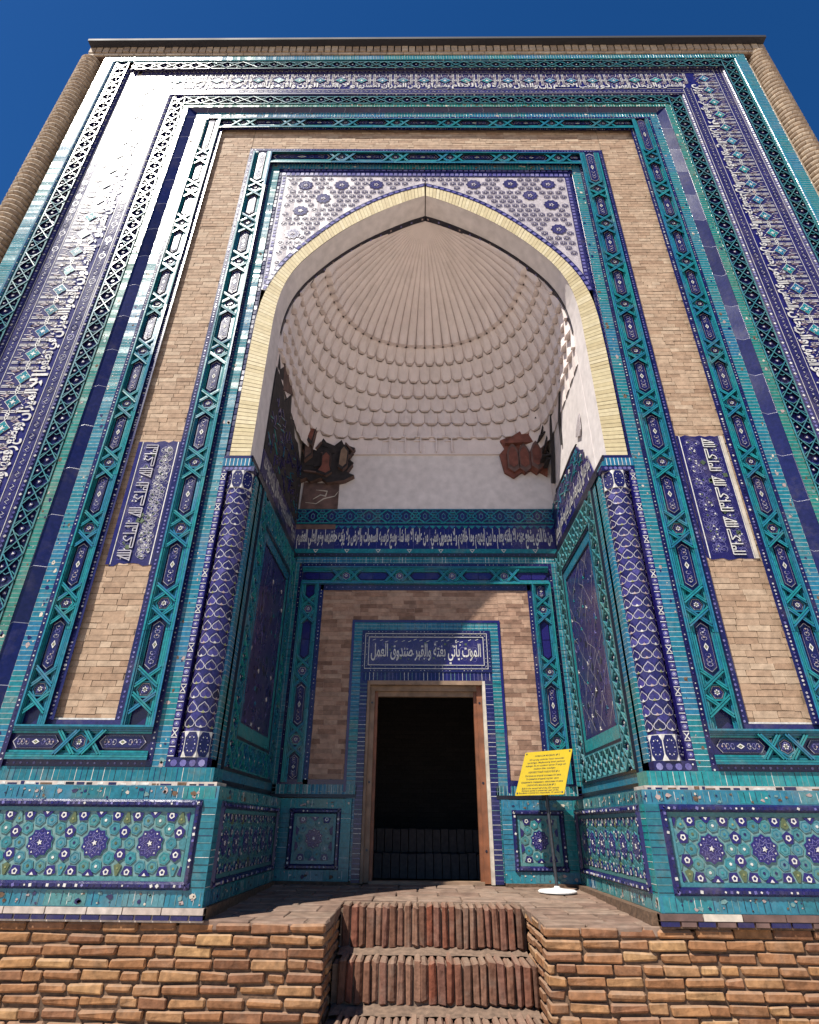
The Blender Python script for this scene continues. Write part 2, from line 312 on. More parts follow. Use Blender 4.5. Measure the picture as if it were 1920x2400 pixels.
def cartouche(mb, Mp, s0, s1, w, d, plain=False):
    c = w/2; hw = w*.185; p = [(s0, c), (s0+hw*.8, c+hw), (s1-hw*.8, c+hw), (s1, c), (s1-hw*.8, c-hw), (s0+hw*.8, c-hw)]
    if plain:
        m = (s0+s1)/2
        for q in ([(s0,c),(s0+hw*.8,c+hw),(m-.004,c+hw),(m-.004,c-hw),(s0+hw*.8,c-hw)], [(m+.004,c+hw),(s1-hw*.8,c+hw),(s1,c),(s1-hw*.8,c-hw),(m+.004,c-hw)]): mb.prism(Mp, q, d, d+.012, 'cobalt')
        return
    mb.prism(Mp, p, d, d+.010, 'joint'); mb.prism(Mp, shrink(p, .955), d+.010, d+.013, 'navy')
    i = shrink(p, .80); mb.prism(Mp, i, d+.013, d+.0145, 'heart'); mb.prism(Mp, shrink(p, .765), d+.0145, d+.016, 'navy')
    L = s1-s0; e = d+.019; m = (s0+s1)/2
    dm = poly(4, L*.085, m, c, 0, hw*.42); mb.ring(Mp, dm, shrink(dm, .55), 0, e, 'white'); mb.prism(Mp, shrink(dm, .35), e-.001, e, 'yellow_green')
    for sg in (-1, 1):
        for q in (.17, .27, .35):
            x = m+sg*L*q
            for tt in (-1, 1): mb.ribbon(Mp, [(x-L*.04, c+tt*hw*.05), (x-L*.01, c+tt*hw*.42), (x+L*.025, c+tt*hw*.4), (x+L*.035, c+tt*hw*.1)], .0055, e, random.choice(('joint', 'lilac', 'joint')), True)
            mb.prism(Mp, poly(5, hw*.16, x+sg*L*.03, c), e-.001, e+.001, random.choice(('lilac', 'joint', 'pink')))
def star_run(mb, Mp, s0, s1, w, period, hexes, d=0, plain=()):
    """teal strapwork band: stepped rails, pairs of crossing straps around a hexagon, long cartouches between"""
    st = w*.066; rails(mb, Mp, s0, s1, w, d, st, (.062, .050, .034, .018), 'teal')
    mb.prism(Mp, [(s0, st*4), (s1, st*4), (s1, w-st*4), (s0, w-st*4)], d, d+.001, 'navy')
    lo, hi = st*2.2, w-st*2.2; hx = .075
    def clip(a): return min(max(a, s0), s1)
    for i, h in enumerate(hexes):
        for sg in (-1, 1):
            x = h+sg*.105
            if not (s0+.02 < x < s1-.02): continue
            for dt in (-.011, .011):
                for k in (1, -1):
                    p = (clip(x-hx), lo if k > 0 else hi); q = (clip(x+hx), hi if k > 0 else lo)
                    mb.bar(Mp, (p[0]+dt, p[1]), (q[0]+dt, q[1]), .013, d, d+.050+(k*.003), 'teal')
            for tt in (lo, hi):
                tri = [(x-hx*.8, tt), (x+hx*.8, tt), (x, w/2+(tt-w/2)*.3)]
                mb.ring(Mp, tri, shrink(tri, .6), 0, d+.018, 'teal')
        if s0+.05 < h < s1-.05:
            hp = poly(6, w*.29, h, w/2, math.pi/6); mb.ring(Mp, hp, shrink(hp, .80), 0, d+.030, 'teal'); medallion(mb, Mp, h, w/2, w*.21, d+.004, math.pi/6)
    hs_ = sorted(hexes)
    ends = [s0-.07] + hs_ + [s1+.07]
    for i, (a, b) in enumerate(zip(ends, ends[1:])):
        a2, b2 = a+.105+.055 if i > 0 else s0+.03, b-.105-.055 if i < len(ends)-2 else s1-.03
        if b2-a2 > .10: cartouche(mb, Mp, a2, b2, w, d+.003, i in plain)
def lattice_run(mb, Mp, s0, s1, w, p, d=0, col='teal', fill='purple'):
    n = max(1, round((s1-s0)/p)); p = (s1-s0)/n
    mb.prism(Mp, [(s0, 0), (s1, 0), (s1, w), (s0, w)], d, d+.0005, 'navy')
    for t in (0, w-.016): mb.prism(Mp, [(s0, t), (s1, t), (s1, t+.016), (s0, t+.016)], d, d+.026, col)
    for i in range(n):
        a = s0+i*p
        for k in (0, 1): mb.bar(Mp, (a, .012 if k == 0 else w-.012), (a+p, w-.012 if k == 0 else .012), .011, d, d+.032+k*.002, col)
        for x in (a+p*.25, a+p*.75):
            z = [(x-.02, .012), (x+.018, w*.26), (x-.016, w*.5), (x+.018, w*.74), (x-.02, w-.012)]
            for q0, q1 in zip(z, z[1:]): mb.bar(Mp, q0, q1, .008, d, d+.026, col)
        for s, t, r in ((a, w*.5, .026), (a+p*.5, w*.22, .022), (a+p*.5, w*.78, .022), (a+p*.13, w*.18, .014), (a+p*.87, w*.82, .014), (a+p*.13, w*.82, .014), (a+p*.87, w*.18, .014)):
            h = poly(6, r, s, t, .5); mb.prism(Mp, h, d, d+.012, fill); mb.prism(Mp, starp(3, r*.62, r*.3, s, t, random.random()), d+.012, d+.015, 'white')
def scroll_run(mb, Mp, s0, s1, w, d):
    mb.prism(Mp, [(s0, 0), (s1, 0), (s1, w), (s0, w)], d, d+.0005, 'purple')
    for t in (.004, w-.010): mb.prism(Mp, [(s0, t), (s1, t), (s1, t+.006), (s0, t+.006)], d, d+.004, 'white')
    n = int((s1-s0)/.15)
    for i in range(n):
        s = s0+(i+.5)*(s1-s0)/n; h = poly(8, .052, s, w/2, 0, w*.28); mb.ring(Mp, h, shrink(h, .78), 0, d+.004, 'heart')
        mb.ribbon(Mp, [(s-.035, w*.42), (s-.01, w*.64), (s+.012, w*.4), (s+.036, w*.58)], .008, d+.005, 'white', True)
        for q in (-1, 1): mb.prism(Mp, poly(4, .009, s+q*.072, w/2), d, d+.004, 'white')
WORDS = 'والشمس والقمر بحسبان والنجم والشجر يسجدان والسماء رفعها ووضع الميزان الا تطغوا في الميزان واقيموا الوزن بالقسط ولا تخسروا الميزان والارض وضعها للانام فيها فاكهة والنخل ذات الاكمام والحب ذو العصف والريحان'.split()
def inscription_run(mb, tx, Mp, s0, s1, w, d, flip, seg):
    """cursive words along the inner edge, their stems rising into knotted strapwork with lozenges"""
    mb.prism(Mp, [(s0, 0), (s1, 0), (s1, w*.34), (s0, w*.34)], d, d+.0005, 'cobalt')
    mb.prism(Mp, [(s0, w*.34), (s1, w*.34), (s1, w), (s0, w)], d, d+.0005, 'purple')
    n = max(1, round((s1-s0)/.333)); p = (s1-s0)/n; c = w*.57; e = d+.008
    for i in range(n):
        a = s0+i*p; m = a+p/2
        lz = [(m-.10, c), (m-.046, c+.040), (m, c+.082), (m+.046, c+.040), (m+.10, c), (m+.046, c-.040), (m, c-.082), (m-.046, c-.040)]
        mb.prism(Mp, lz, d, d+.008, 'white'); mb.prism(Mp, shrink(lz, .89), d+.008, d+.011, 'teal')
        mb.prism(Mp, starp(4, .035, .014, m, c), d+.011, d+.013, 'white'); 
        for k in range(4): mb.prism(Mp, poly(4, .007, m+.045*math.cos(k*1.57+.78), c+.04*math.sin(k*1.57+.78)), d+.011, d+.013, 'white')
        kn = poly(4, .026, a, c); mb.ring(Mp, kn, shrink(kn, .5), 0, e+.002, 'white')
        for sg in (-1, 1):
            mb.ribbon(Mp, [(m+sg*.10, c), (m+sg*.125, c+.012), (a+(p if sg > 0 else 0)-sg*.014, c+.012)], .010, e, 'white')
            mb.ribbon(Mp, [(m+sg*.10, c), (m+sg*.125, c-.012), (a+(p if sg > 0 else 0)-sg*.014, c-.012)], .010, e, 'white')
            for up in (-1, 1):   # paired stems
                far = w-.012 if up > 0 else w*.30
                for q in (.115, .138):
                    mb.ribbon(Mp, [(m+sg*q, c+up*.018), (m+sg*q, far)], .010, e, 'white')
                mb.ribbon(Mp, [(m+sg*.03, c+up*.095), (m+sg*.055, c+up*.12), (m+sg*.055, far)], .008, e, 'white')
                lf = [(m+sg*.088, c+up*.055), (m+sg*.105, c+up*.10), (m+sg*.085, c+up*.15), (m+sg*.068, c+up*.10)]
                mb.prism(Mp, lf, d, d+.006, 'pink'); mb.prism(Mp, shrink(lf, .55), d+.006, d+.008, 'purple')
                mb.ring(Mp, [(m+sg*.118, c+up*.05), (m+sg*.15, c+up*.075), (m+sg*.135, c+up*.12), (m+sg*.11, c+up*.09)], [(m+sg*.122, c+up*.06), (m+sg*.142, c+up*.078), (m+sg*.132, c+up*.108), (m+sg*.116, c+up*.088)], 0, e, 'pink')
                mb.ribbon(Mp, [(m+sg*.02, c+up*.16), (m+sg*.005, c+up*.13), (m+sg*.03, c+up*.115)], .008, e, 'pink', True)
    s = s0+.03; i = seg*9
    while s < s1-.2:
        wd = WORDS[i % len(WORDS)]; L = .05+.052*len(wd)*random.uniform(.9, 1.1)
        if s+L > s1: break
        put_text(tx, Mp, wd, s, s+L, .012, w*.40, d+.012, 'white', flip=flip, bold=.03); s += L+.02; i += 1

def chips(mb, Mp, s0, s1, t0, t1, n, d, mats=('trim', 'pink', 'grout', 'navy', 'mortar')):
    """small losses and repairs in the glaze"""
    for i in range(n):
        r = random.choice((.006, .008, .010, .014, .022)); x = random.uniform(s0+r, s1-r); y = random.uniform(t0+r, max(t0+r, t1-r)); k = random.randint(5, 8)
        p = [(min(max(x+r*random.uniform(.5, 1.5)*math.cos(6.283*j/k), s0), s1), min(max(y+r*random.uniform(.4, 1.1)*math.sin(6.283*j/k), t0), t1)) for j in range(k)]
        mb.prism(Mp, p, d, d+.0012, random.choice(mats))
portal = thing('mausoleum_portal', 'tall mausoleum portal in turquoise and cobalt tile mosaic round a deep arched doorway', 'mausoleum', (0, 0, 0))
P = portal
Z0 = .95
# outer strips and chamfers -----------------------------------------
mb = MB(); sweep(mb, [(5.17, .17), (5.03, .17)], 'teal_brick', Z0); mb.build('outer_turquoise_border', P)
mb = MB()
for a, b, da, dbb in ((5.03, 4.96, .17, .13), (4.76, 4.685, .13, .10), (3.975, 3.905, .10, .07)):
    n = 3; pr = [(a+(b-a)*i/n, da+(dbb-da)*(1-math.cos(math.pi/2*i/n))) for i in range(n+1)]
    sweep(mb, pr, 'purple' if a < 4.9 else 'teal', Z0)
    for Mp, s0, s1, w, fl, sg in legs(b, a, Z0):
        st = .05; k = int((s1-s0)/st)
        for i in range(k):
            s = s0+(i+.5)*st
            mb.prism(lambda S_, T_, D_, Mp=Mp, b=b, a=a, da=da, db2=dbb: Mp(S_, T_, D_+db2+(da-db2)*.8*(T_/(a-b))), poly(4, .017, s, (a-b)*.5), 0, .012, 'white' if i % 3 == 0 else 'lilac')
mb.build('beaded_moulding', P)
mb = MB()
for Mp, s0, s1, w, fl, sg in legs(4.76, 4.96, Z0): lattice_run(mb, Mp, s0, s1, w, .26, .13, 'turq')
mb.build('outer_lattice_band', P)
mb = MB()
for a, b in ((4.555, 4.685), (3.975, 4.11)):
    for Mp, s0, s1, w, fl, sg in legs(a, b, Z0): scroll_run(mb, Mp, s0, s1, w, .10)
mb.build('scrollwork_border', P)
mb = MB(); tx = MB()
for Mp, s0, s1, w, fl, sg in legs(4.11, 4.555, Z0): inscription_run(mb, tx, Mp, s0, s1, w, .10, fl, sg)
for Mp, s0, s1, w, fl, sg in legs(4.11, 4.555, Z0): chips(mb, Mp, s0, s1, 0, w, 130, .1125, ('pink', 'purple', 'navy', 'joint'))
ib = mb.build('frame_inscription_band', P); tx.build('inscription_lettering', ib)
mb = MB()
for Mp, s0, s1, w, fl, sg in legs(3.70, 3.905, Z0): lattice_run(mb, Mp, s0, s1, w, .26, .07, 'turq')
mb.build('inner_lattice_band', P)
mb = MB(); sweep(mb, [(3.70, .07), (3.69, .085), (3.605, .085)], 'teal_green_brick', Z0)
sweep(mb, [(3.44, .03), (3.33, .03)], 'teal_brick', Z0)
for Mp, s0, s1, w, fl, sg in legs(3.33, 3.44, Z0): chips(mb, Mp, s0, s1, 0, w, 90, .0305)
for Mp, s0, s1, w, fl, sg in legs(3.605, 3.69, Z0): chips(mb, Mp, s0, s1, 0, w, 70, .0855)
mb.build('turquoise_brick_border', P)
mb = MB(); sweep(mb, [(3.605, .085), (3.60, .075), (3.44, .018), (3.44, .03)], 'navy_slab', Z0); mb.build('navy_chamfer_border', P)
mb = MB()
sweep(mb, [(3.33, .032), (3.29, .032), (3.29, 0)], 'navy', Z0)
sweep(mb, [(3.05, 0), (3.05, .030), (2.985, .030), (2.985, -.03)], 'navy', 1.30)
sweep(mb, [(2.495, -.03), (2.495, .006), (2.44, .006), (2.44, 0)], 'navy', 1.30)
sweep(mb, [(2.175, 0), (2.175, .006), (2.13, .006), (2.13, 0)], 'navy', Z0)
for a, b, d, z in ((3.29, 3.33, .032, Z0), (2.985, 3.05, .030, 1.3), (2.44, 2.495, .006, 1.3), (2.13, 2.175, .006, Z0)):
    for Mp, s0, s1, w, fl, sg in legs(a, b, z): dots(mb, Mp, s0, s1, w, d, 'white' if a != 2.44 else 'lilac', .04 if a != 2.985 else .032, .009 if b-a < .05 else .013)
mb.build('beaded_navy_strip', P)
# star bands
HT = [-2.70, -1.95, -1.17, -.41, .354, 1.114, 1.87, 2.62]
mb = MB()
for a, b in ((3.05, 3.29), (2.175, 2.44)):
    w = b-a
    zh = [1.54+.735*i for i in range(12) if 1.54+.735*i < b+TOP-.35]
    for Mp in (Mleft(a), Mright(a)):
        mb.prism(Mp, [(1.0, 0), (b+TOP, 0), (b+TOP, w), (1.0, w)], -.012, -.002, 'navy')
        star_run(mb, Mp, 1.26, b+TOP, w, .735, zh, -.002)
    Mp = Mtop(a); mb.prism(Mp, [(-a, 0), (a, 0), (a, w), (-a, w)], -.012, -.002, 'navy')
    star_run(mb, Mp, -a, a, w, .755, [h for h in HT if abs(h) < a-.25], -.002)
mb.build('strapwork_star_band', P)
# foot of the star bands: they join under each brick strip
for sgn in (-1, 1):
    mb = MB(); w = .255
    Mb = (lambda s, t, d, q=sgn: tru(q*s, 1.265-t, d))
    mb.prism(Mb, [(2.175, 0), (3.29, 0), (3.29, w), (2.175, w)], -.012, -.002, 'navy')
    star_run(mb, Mb, 2.175, 3.29, w, .7, [2.735], -.002)
    mb.prism(Mb, [(2.175, w), (3.33, w), (3.33, w+.05), (2.175, w+.05)], -.01, .006, 'navy')
    dots(mb, lambda s, t, d, Mb=Mb, w=w: Mb(s, w+t, d), 2.18, 3.33, .05, .006, 'lilac', .05, .012)
    Mu = (lambda s, t, d, q=sgn: tru(q*s, 1.265+t, d))
    mb.prism(Mu, [(2.44, 0), (3.05, 0), (3.05, .035), (2.44, .035)], -.03, .012, 'purple')
    mb.prism(Mu, [(2.47, .037), (3.0, .037), (3.0, .05), (2.47, .05)], -.03, .004, 'white')
    mb.build('strapwork_band_foot', P)
# brick field between the star bands
def brick_field(mb, Mp, x0, x1, z0, z1, d, mat, ln=.195, ch=.0535, gap=.004, skip=None):
    z = z0; row = 0
    while z < z1-.01:
        x = x0-random.uniform(0, ln); zt_ = min(z+ch*random.uniform(.97, 1.03), z1)
        while x < x1:
            w = ln*random.choice((1, 1, 1.04, .96, .5, .75)); a, b = max(x, x0), min(x+w, x1)
            if b-a > .02:
                j = lambda: random.uniform(-.0035, .0035)
                g0, g1 = gap*random.uniform(.4, 1.3), gap*random.uniform(.5, 1.5)
                mb.prism(Mp, [(a+g0, z+g1+j()), (b, z+g1+j()), (b+j(), zt_+j()*.5), (a+g0+j(), zt_+j()*.5)], d-.008, d+random.uniform(-.0015, .004), mat)
            x += w
        z += ch; row += 1
mb = MB(); sweep(mb, [(3.0, -.024), (2.48, -.024)], 'buff_mortar', 1.27)
for q in (-1, 1): brick_field(mb, lambda s, t, d, q=q: tru(q*s, t, d), 2.485, 2.985, 1.29, 2.985+TOP, -.02, 'buff')
brick_field(mb, lambda s, t, d: tru(s, t, d), -2.48, 2.48, 2.49+TOP, 2.985+TOP, -.02, 'buff')
mb.build('brick_facing', P)
mb = MB()
for Mp, s0, s1, w, fl, sg in legs(2.02, 2.13, Z0): chips(mb, Mp, s0, s1, 0, w, 80, .0005)
sweep(mb, [(2.135, .0), (2.02, .0)], 'teal_brick', Z0); sweep(mb, [(2.02, .0), (2.015, -.015), (1.965, -.015)], 'navy', 3.8)
for Mp, s0, s1, w, fl, sg in legs(1.97, 2.015, 3.8):
    k = int((s1-s0)/.075)
    for i in range(k):
        s = s0+(i+.5)*(s1-s0)/k; mb.prism(Mp, [(s-.028, .008), (s+.028, .008), (s+.028, w-.008), (s-.028, w-.008)], -.015, -.010, 'lilac' if sg == 1 else 'navy')
mb.build('inner_turquoise_border', P)

# ------------------------------------------------------------------ kufic panels
KUF = [[(.02,0),(.02,.105)], [(.02,0),(.075,0)], [(.05,0),(.05,.105)], [(.07,0),(.07,.032),(.10,.032),(.10,0),(.07,0)], [(.10,0),(.275,0)], [(.125,0),(.125,.105)],
       [(.15,.0),(.27,.0),(.27,.022),(.165,.022),(.205,.058),(.185,.085),(.16,.092),(.152,.078),(.165,.07)], [(.30,0),(.30,.11)], [(.30,0),(.405,0)], [(.325,0),(.325,.11)], [(.348,0),(.348,.105),(.395,.0)], [(.37,.0),(.375,.04)]]
def curl(x, y, r, a0, turns, sgn):
    n = 9; return [(x+r*(1-.75*i/n)*math.cos(a0+sgn*turns*6.28*i/n), y+r*(1-.75*i/n)*math.sin(a0+sgn*turns*6.28*i/n)) for i in range(n+1)]
def arabesque(mb, Mp, s0, s1, t0, t1, n, d, r=.05, w=.006, mat='white'):
    for i in range(n):
        R = r*random.uniform(.55, 1.1); x = random.uniform(s0+R, max(s0+R, s1-R)); y = random.uniform(t0+min(R,(t1-t0)/2), max(t0+R, t1-R))
        if not (t0+.3*R < y < t1-.3*R): continue
        c = curl(x, y, min(R, (t1-t0)*.45), random.uniform(0, 6.28), random.uniform(.7, 1.2), random.choice((-1, 1)))
        c = [(min(max(a, s0), s1), min(max(b, t0), t1)) for a, b in c]
        mb.ribbon(Mp, c, w, d+random.uniform(0, .002), mat, True)
        if i % 3 == 0: mb.prism(Mp, starp(3, .014, .006, x, y, random.random()*3), d, d+.003, random.choice(('white', 'lilac', 'white', 'olive')))
for sgn in (-1, 1):
    mb = MB(); tx = MB()
    a0, a1 = (2.50, 2.935) if sgn > 0 else (2.485, 2.885)
    zlo, zhi = (2.71, 4.05) if sgn > 0 else (2.64, 3.99)
    Mp = (lambda s, t, d, q=sgn: tru(q*t, s, d)); e = -.016
    # ragged ends of the surviving tiles
    edge = lambda z, amp: [(z+random.uniform(-amp, amp), a0+(a1-a0)*i/9) for i in range(10)]
    mb.prism(Mp, edge(zlo, .018) + list(reversed(edge(zhi, .012))), -.02, e, 'kufic')
    mb.prism(Mp, [(zlo, a1), (zhi, a1), (zhi, a1+.035), (zlo, a1+.035)], -.02, e+.006, 'cobalt' if sgn < 0 else 'trim')
    for t in (a0+.028, a1-.012): mb.prism(Mp, [(zlo, t), (zhi, t), (zhi, t+.009), (zlo, t+.009)], e, e+.003, 'white')
    base = 2.752 if sgn > 0 else 2.715
    arabesque(mb, Mp, zlo+.03, zhi-.03, a0+.04, base-.02, 190 if sgn > 0 else 230, e+.003, .040, .0045, 'lilac' if sgn > 0 else 'joint')
    arabesque(mb, Mp, zlo+.03, zhi-.03, base+.02, a1-.02, 110, e+.003, .04, .0045, 'lilac')
    for i in range(5 if sgn < 0 else 7):
        s = random.uniform(zlo+.1, zhi-.1); t = random.uniform(base-.05, a1-.04)
        mb.prism(Mp, starp(4, .03, .02, s, t, random.random()), e+.003, e+.006, 'olive')
    for rep in range(3):
        s00 = zlo+.02+rep*.445
        for st in KUF:
            ss = [((s00+p[0]) if sgn > 0 else (zhi-.02-rep*.445-p[0]), base+p[1]*(1.05 if sgn > 0 else 1.15)) for p in st]
            for q0, q1 in zip(ss, ss[1:]): tx.bar(Mp, q0, q1, .0105, e+.006, e+.013+random.uniform(0, .001), 'white' if sgn > 0 else 'joint')
    po = mb.build('kufic_tile_panel', P); tx.build('kufic_lettering', po)

# ------------------------------------------------------------------ arch, spandrels
IN_R = [(0.012, 7.985), (.227, 7.885), (.471, 7.735), (.71, 7.572), (.942, 7.385), (1.165, 7.165), (1.38, 6.91), (1.595, 6.595), (1.722, 6.25), (1.772, 5.85), (1.775, 5.3), (1.775, 3.82)]
OUT_R = [(.015, 8.187), (.232, 8.11), (.48, 7.985), (.722, 7.822), (.958, 7.63), (1.184, 7.40), (1.40, 7.14), (1.625, 6.855), (1.82, 6.51), (1.945, 6.10), (1.985, 5.6), (1.985, 3.82)]
def resample(p, n):
    L = [0]
    for a, b in zip(p, p[1:]): L.append(L[-1]+math.hypot(b[0]-a[0], b[1]-a[1]))
    out = []
    for i in range(n+1):
        t = L[-1]*i/n; j = 0
        while j < len(L)-2 and L[j+1] < t: j += 1
        f = (t-L[j])/(L[j+1]-L[j]); out.append((p[j][0]+(p[j+1][0]-p[j][0])*f, p[j][1]+(p[j+1][1]-p[j][1])*f))
    return out, L[-1]
def smooth(p):
    q = [p[0]]
    for a, b in zip(p, p[1:]): q += [(.75*a[0]+.25*b[0], .75*a[1]+.25*b[1]), (.25*a[0]+.75*b[0], .25*a[1]+.75*b[1])]
    return q+[p[-1]]
IN_R = smooth(IN_R); OUT_R = smooth(OUT_R)
NA = 60
inn, LI = resample(IN_R, NA); out, LO = resample(OUT_R, NA)
# pair by mixing arc length; the straight jamb keeps horizontal courses
mirror = lambda p: [(-a+.012, b) for a, b in p]
AF = .0   # arch face depth
mb = MB()
for sg in (0, 1):
    I, O = (inn, out) if sg == 0 else (mirror(inn), mirror(out))
    for i in range(NA):
        v0, v1 = LI*i/NA, LI*(i+1)/NA
        mb.face([tru(*I[i], .004), tru(*I[i+1], .004), tru(*O[i+1], .004), tru(*O[i], .004)], 'buff_mortar', [(0, v0), (0, v1), (.2, v1), (.2, v0)])
    NB = 104; bi, _ = resample(IN_R, NB); bo, _ = resample(OUT_R, NB)
    if sg: bi, bo = mirror(bi), mirror(bo)
    for i in range(NB):
        f = lambda a, b, t: (a[0]+(b[0]-a[0])*t, a[1]+(b[1]-a[1])*t)
        g = random.uniform(.03, .12); h = .97; q4 = [f(bi[i], bi[i+1], g), f(bi[i], bi[i+1], h), f(bo[i], bo[i+1], h+random.uniform(-.02, .02)), f(bo[i], bo[i+1], g)]
        mb.prism(tru, q4, .002, .007+random.uniform(0, .003), 'cream_brick')
mb.build('cream_brick_arch_band', P)
def offset_curve(p, w):
    r = []
    for i, q in enumerate(p):
        a = p[max(0, i-1)]; b = p[min(len(p)-1, i+1)]; dx, dz = b[0]-a[0], b[1]-a[1]; l = math.hypot(dx, dz)
        r.append((q[0]-dz/l*w, q[1]+dx/l*w))
    return r
oo = [(max(a, .013), b) for a, b in offset_curve(out, .062)]
oo[0] = (.013, 8.26)
mb = MB(); k = next(i for i, q in enumerate(oo) if q[0] > 1.965)
for sg in (0, 1):
    O1, O2 = (out, oo) if sg == 0 else (mirror(out), mirror(oo))
    for i in range(k):
        mb.face([tru(*O1[i], .012), tru(*O1[i+1], .012), tru(*O2[i+1], .012), tru(*O2[i], .012)], 'navy')
        mb.face([tru(*O2[i], .012), tru(*O2[i+1], .012), tru(*O2[i+1], -.02), tru(*O2[i], -.02)], 'navy')
        q = [O1[i], O1[i+1], O2[i+1], O2[i]]; mb.face([tru(*c, .016) for c in shrink(q, .62)], 'lilac')
mb.build('archivolt_tile_band', P)
# spandrel ground
mb = MB(); RT = 8.43; RX = 1.97
Ms = lambda s, t, d: tru(s, t, d)
for sg in (0, 1):
    O2 = oo if sg == 0 else mirror(oo)
    X = RX if sg == 0 else -RX
    for i in range(k):
        mb.face([tru(*O2[i], -.02), tru(*O2[i+1], -.02), tru(O2[i+1][0], RT+.1, -.02), tru(O2[i][0], RT+.1, -.02)], 'spandrel')
    j = k; mb.face([tru(*O2[j], -.02), tru(X, O2[j][1], -.02), tru(X, RT+.1, -.02), tru(O2[j][0], RT+.1, -.02)], 'spandrel')
mb.prism(Ms, [(-2.0, 8.40), (2.0, 8.40), (2.0, 8.52), (-2.0, 8.52)], -.02, -.014, 'navy')
for i in range(62):
    s = -1.97+i*.0645; mb.prism(Ms, [(s, 8.425), (s+.045, 8.425), (s+.045, 8.485), (s, 8.485)], -.014, -.010, 'lilac')
for X in (-1, 1):
    mb.prism(Ms, [(X*1.90, 6.2), (X*1.965, 6.2), (X*1.965, 8.40), (X*1.90, 8.40)], -.02, -.016, 'purple')
    for i in range(34): z = 6.25+i*.0635; mb.prism(Ms, [(X*1.915, z), (X*1.95, z), (X*1.95, z+.04), (X*1.915, z+.04)], -.016, -.012, 'lilac')
def inside(x, z, m):
    x = abs(x-.006); 
    if x > 1.92-m or z > 8.40-m: return False
    for (a, b), (c, d_) in zip(oo, oo[1:]):
        if a <= x <= c or (x < oo[0][0]+.01):
            f = 0 if c == a else (x-a)/(c-a); zz = b+(d_-b)*max(0, f)
            return z > zz+m*1.25
    return False
ROS = [(.66, 8.235), (1.155, 8.25), (1.66, 8.245), (1.40, 8.0), (1.66, 7.80), (1.70, 7.30), (-1.62, 8.2), (-1.13, 8.21), (-.66, 8.22), (-1.36, 7.92), (-1.64, 7.66), (-1.70, 7.2)]
for x, z in ROS:
    mb.prism(Ms, starp(10, .105, .088, x, z), -.02, -.012, 'purple'); mb.ring(Ms, starp(10, .082, .05, x, z), starp(10, .072, .042, x, z), 0, -.009, 'lilac')
    mb.prism(Ms, starp(5, .04, .02, x, z), -.012, -.007, 'spandrel'); mb.prism(Ms, poly(5, .014, x, z), -.007, -.004, 'cobalt')
pit = .108
for r in range(27):
    for c in range(-19, 20):
        x = c*pit+(r % 2)*pit/2; z = 8.34-r*pit*.866
        if not inside(x, z, .05) or any(math.hypot(x-a, z-b) < .15 for a, b in ROS): continue
        h = poly(6, .047, x, z, math.pi/6); mb.ring(Ms, h, shrink(h, .80), 0, -.014, 'purple')
        for q in range(3): mb.bar(Ms, (x+.029*math.cos(q*1.047), z+.029*math.sin(q*1.047)), (x-.029*math.cos(q*1.047), z-.029*math.sin(q*1.047)), .0075, -.02, -.015+q*.0004, 'purple')
        mb.prism(Ms, poly(6, .011, x, z), -.02, -.012, 'spandrel')
mb.build('mosaic_spandrel', P)
# soffit of the arch and the dark mosaic line where the vault begins
YV = .33
mb = MB(); bl = MB()
def arch_pt(p, y):  # true position on the intrados (front measured at the facade plane)
    return Vector((p[0], y, p[1]))
for sg in (0, 1):
    I = inn if sg == 0 else mirror(inn)
    for i in range(NA):
        a, b = I[i], I[i+1]
        mb.face([arch_pt(a, -.004), arch_pt(b, -.004), arch_pt(b, YV+.05), arch_pt(a, YV+.05)], 'plaster')
        if a[1] > 5.86:
            q = shrink([a, b], .985); n = .012
            ia, ib_ = (a[0]*(1-n/2), a[1]-n), (b[0]*(1-n/2), b[1]-n)
            for y0, y1, mt, dn in ((YV-.035, YV+.035, 'dark', 0),):
                bl.face([Vector((ia[0], y0, ia[1])), Vector((ib_[0], y0, ib_[1])), Vector((ib_[0], y1, ib_[1])), Vector((ia[0], y1, ia[1]))], mt)
                bl.face([Vector((ia[0], y0, ia[1])), Vector((ib_[0], y0, ib_[1])), arch_pt(b, y0), arch_pt(a, y0)], mt)
            if i % 2 == 0:
                m1, m2 = Vector((ia[0], 0, ia[1]-.004)), Vector((ib_[0], 0, ib_[1]-.004))
                bl.face([m1.lerp(m2, .3)+Vector((0, YV-.015, 0)), m1.lerp(m2, .6)+Vector((0, YV-.015, 0)), m1.lerp(m2, .6)+Vector((0, YV+.01, 0)), m1.lerp(m2, .3)+Vector((0, YV+.01, 0))], 'lilac' if i % 6 else 'pink')
mb.build('arch_soffit', P, smooth=True); bl.build('dark_mosaic_line', P)

# ------------------------------------------------------------------ muqarnas vault
def wz(z):   # half width of the vault at height z (arch profile)
    if z <= IN_R[-1][1]: return 1.765
    for (a, b), (c, d_) in zip(IN_R, IN_R[1:]):
        if d_ <= z <= b: return (a+(c-a)*((b-z)/(b-d_) if b != d_ else 0))
    return .0
DEP = 1.87
_vt = {}
def vtab(z):
    k = round(z, 4)
    if k not in _vt:
        w = wz(z); sc = min(1, w/1.765); dp = DEP*sc**.92; t = min(1, max(0, (z-5.3)/1.35)); n = 2.35+6.5*(1-t)**2.2
        P_ = []
        for i in range(161):
            th = math.pi*i/160; c, s_ = math.cos(th), math.sin(th)
            P_.append((w*math.copysign(abs(c)**(2/n), c), dp*abs(s_)**(2/n)))
        L = [0]
        for p, q in zip(P_, P_[1:]): L.append(L[-1]+math.hypot(q[0]-p[0], q[1]-p[1]))
        _vt[k] = (P_, L)
    return _vt[k]
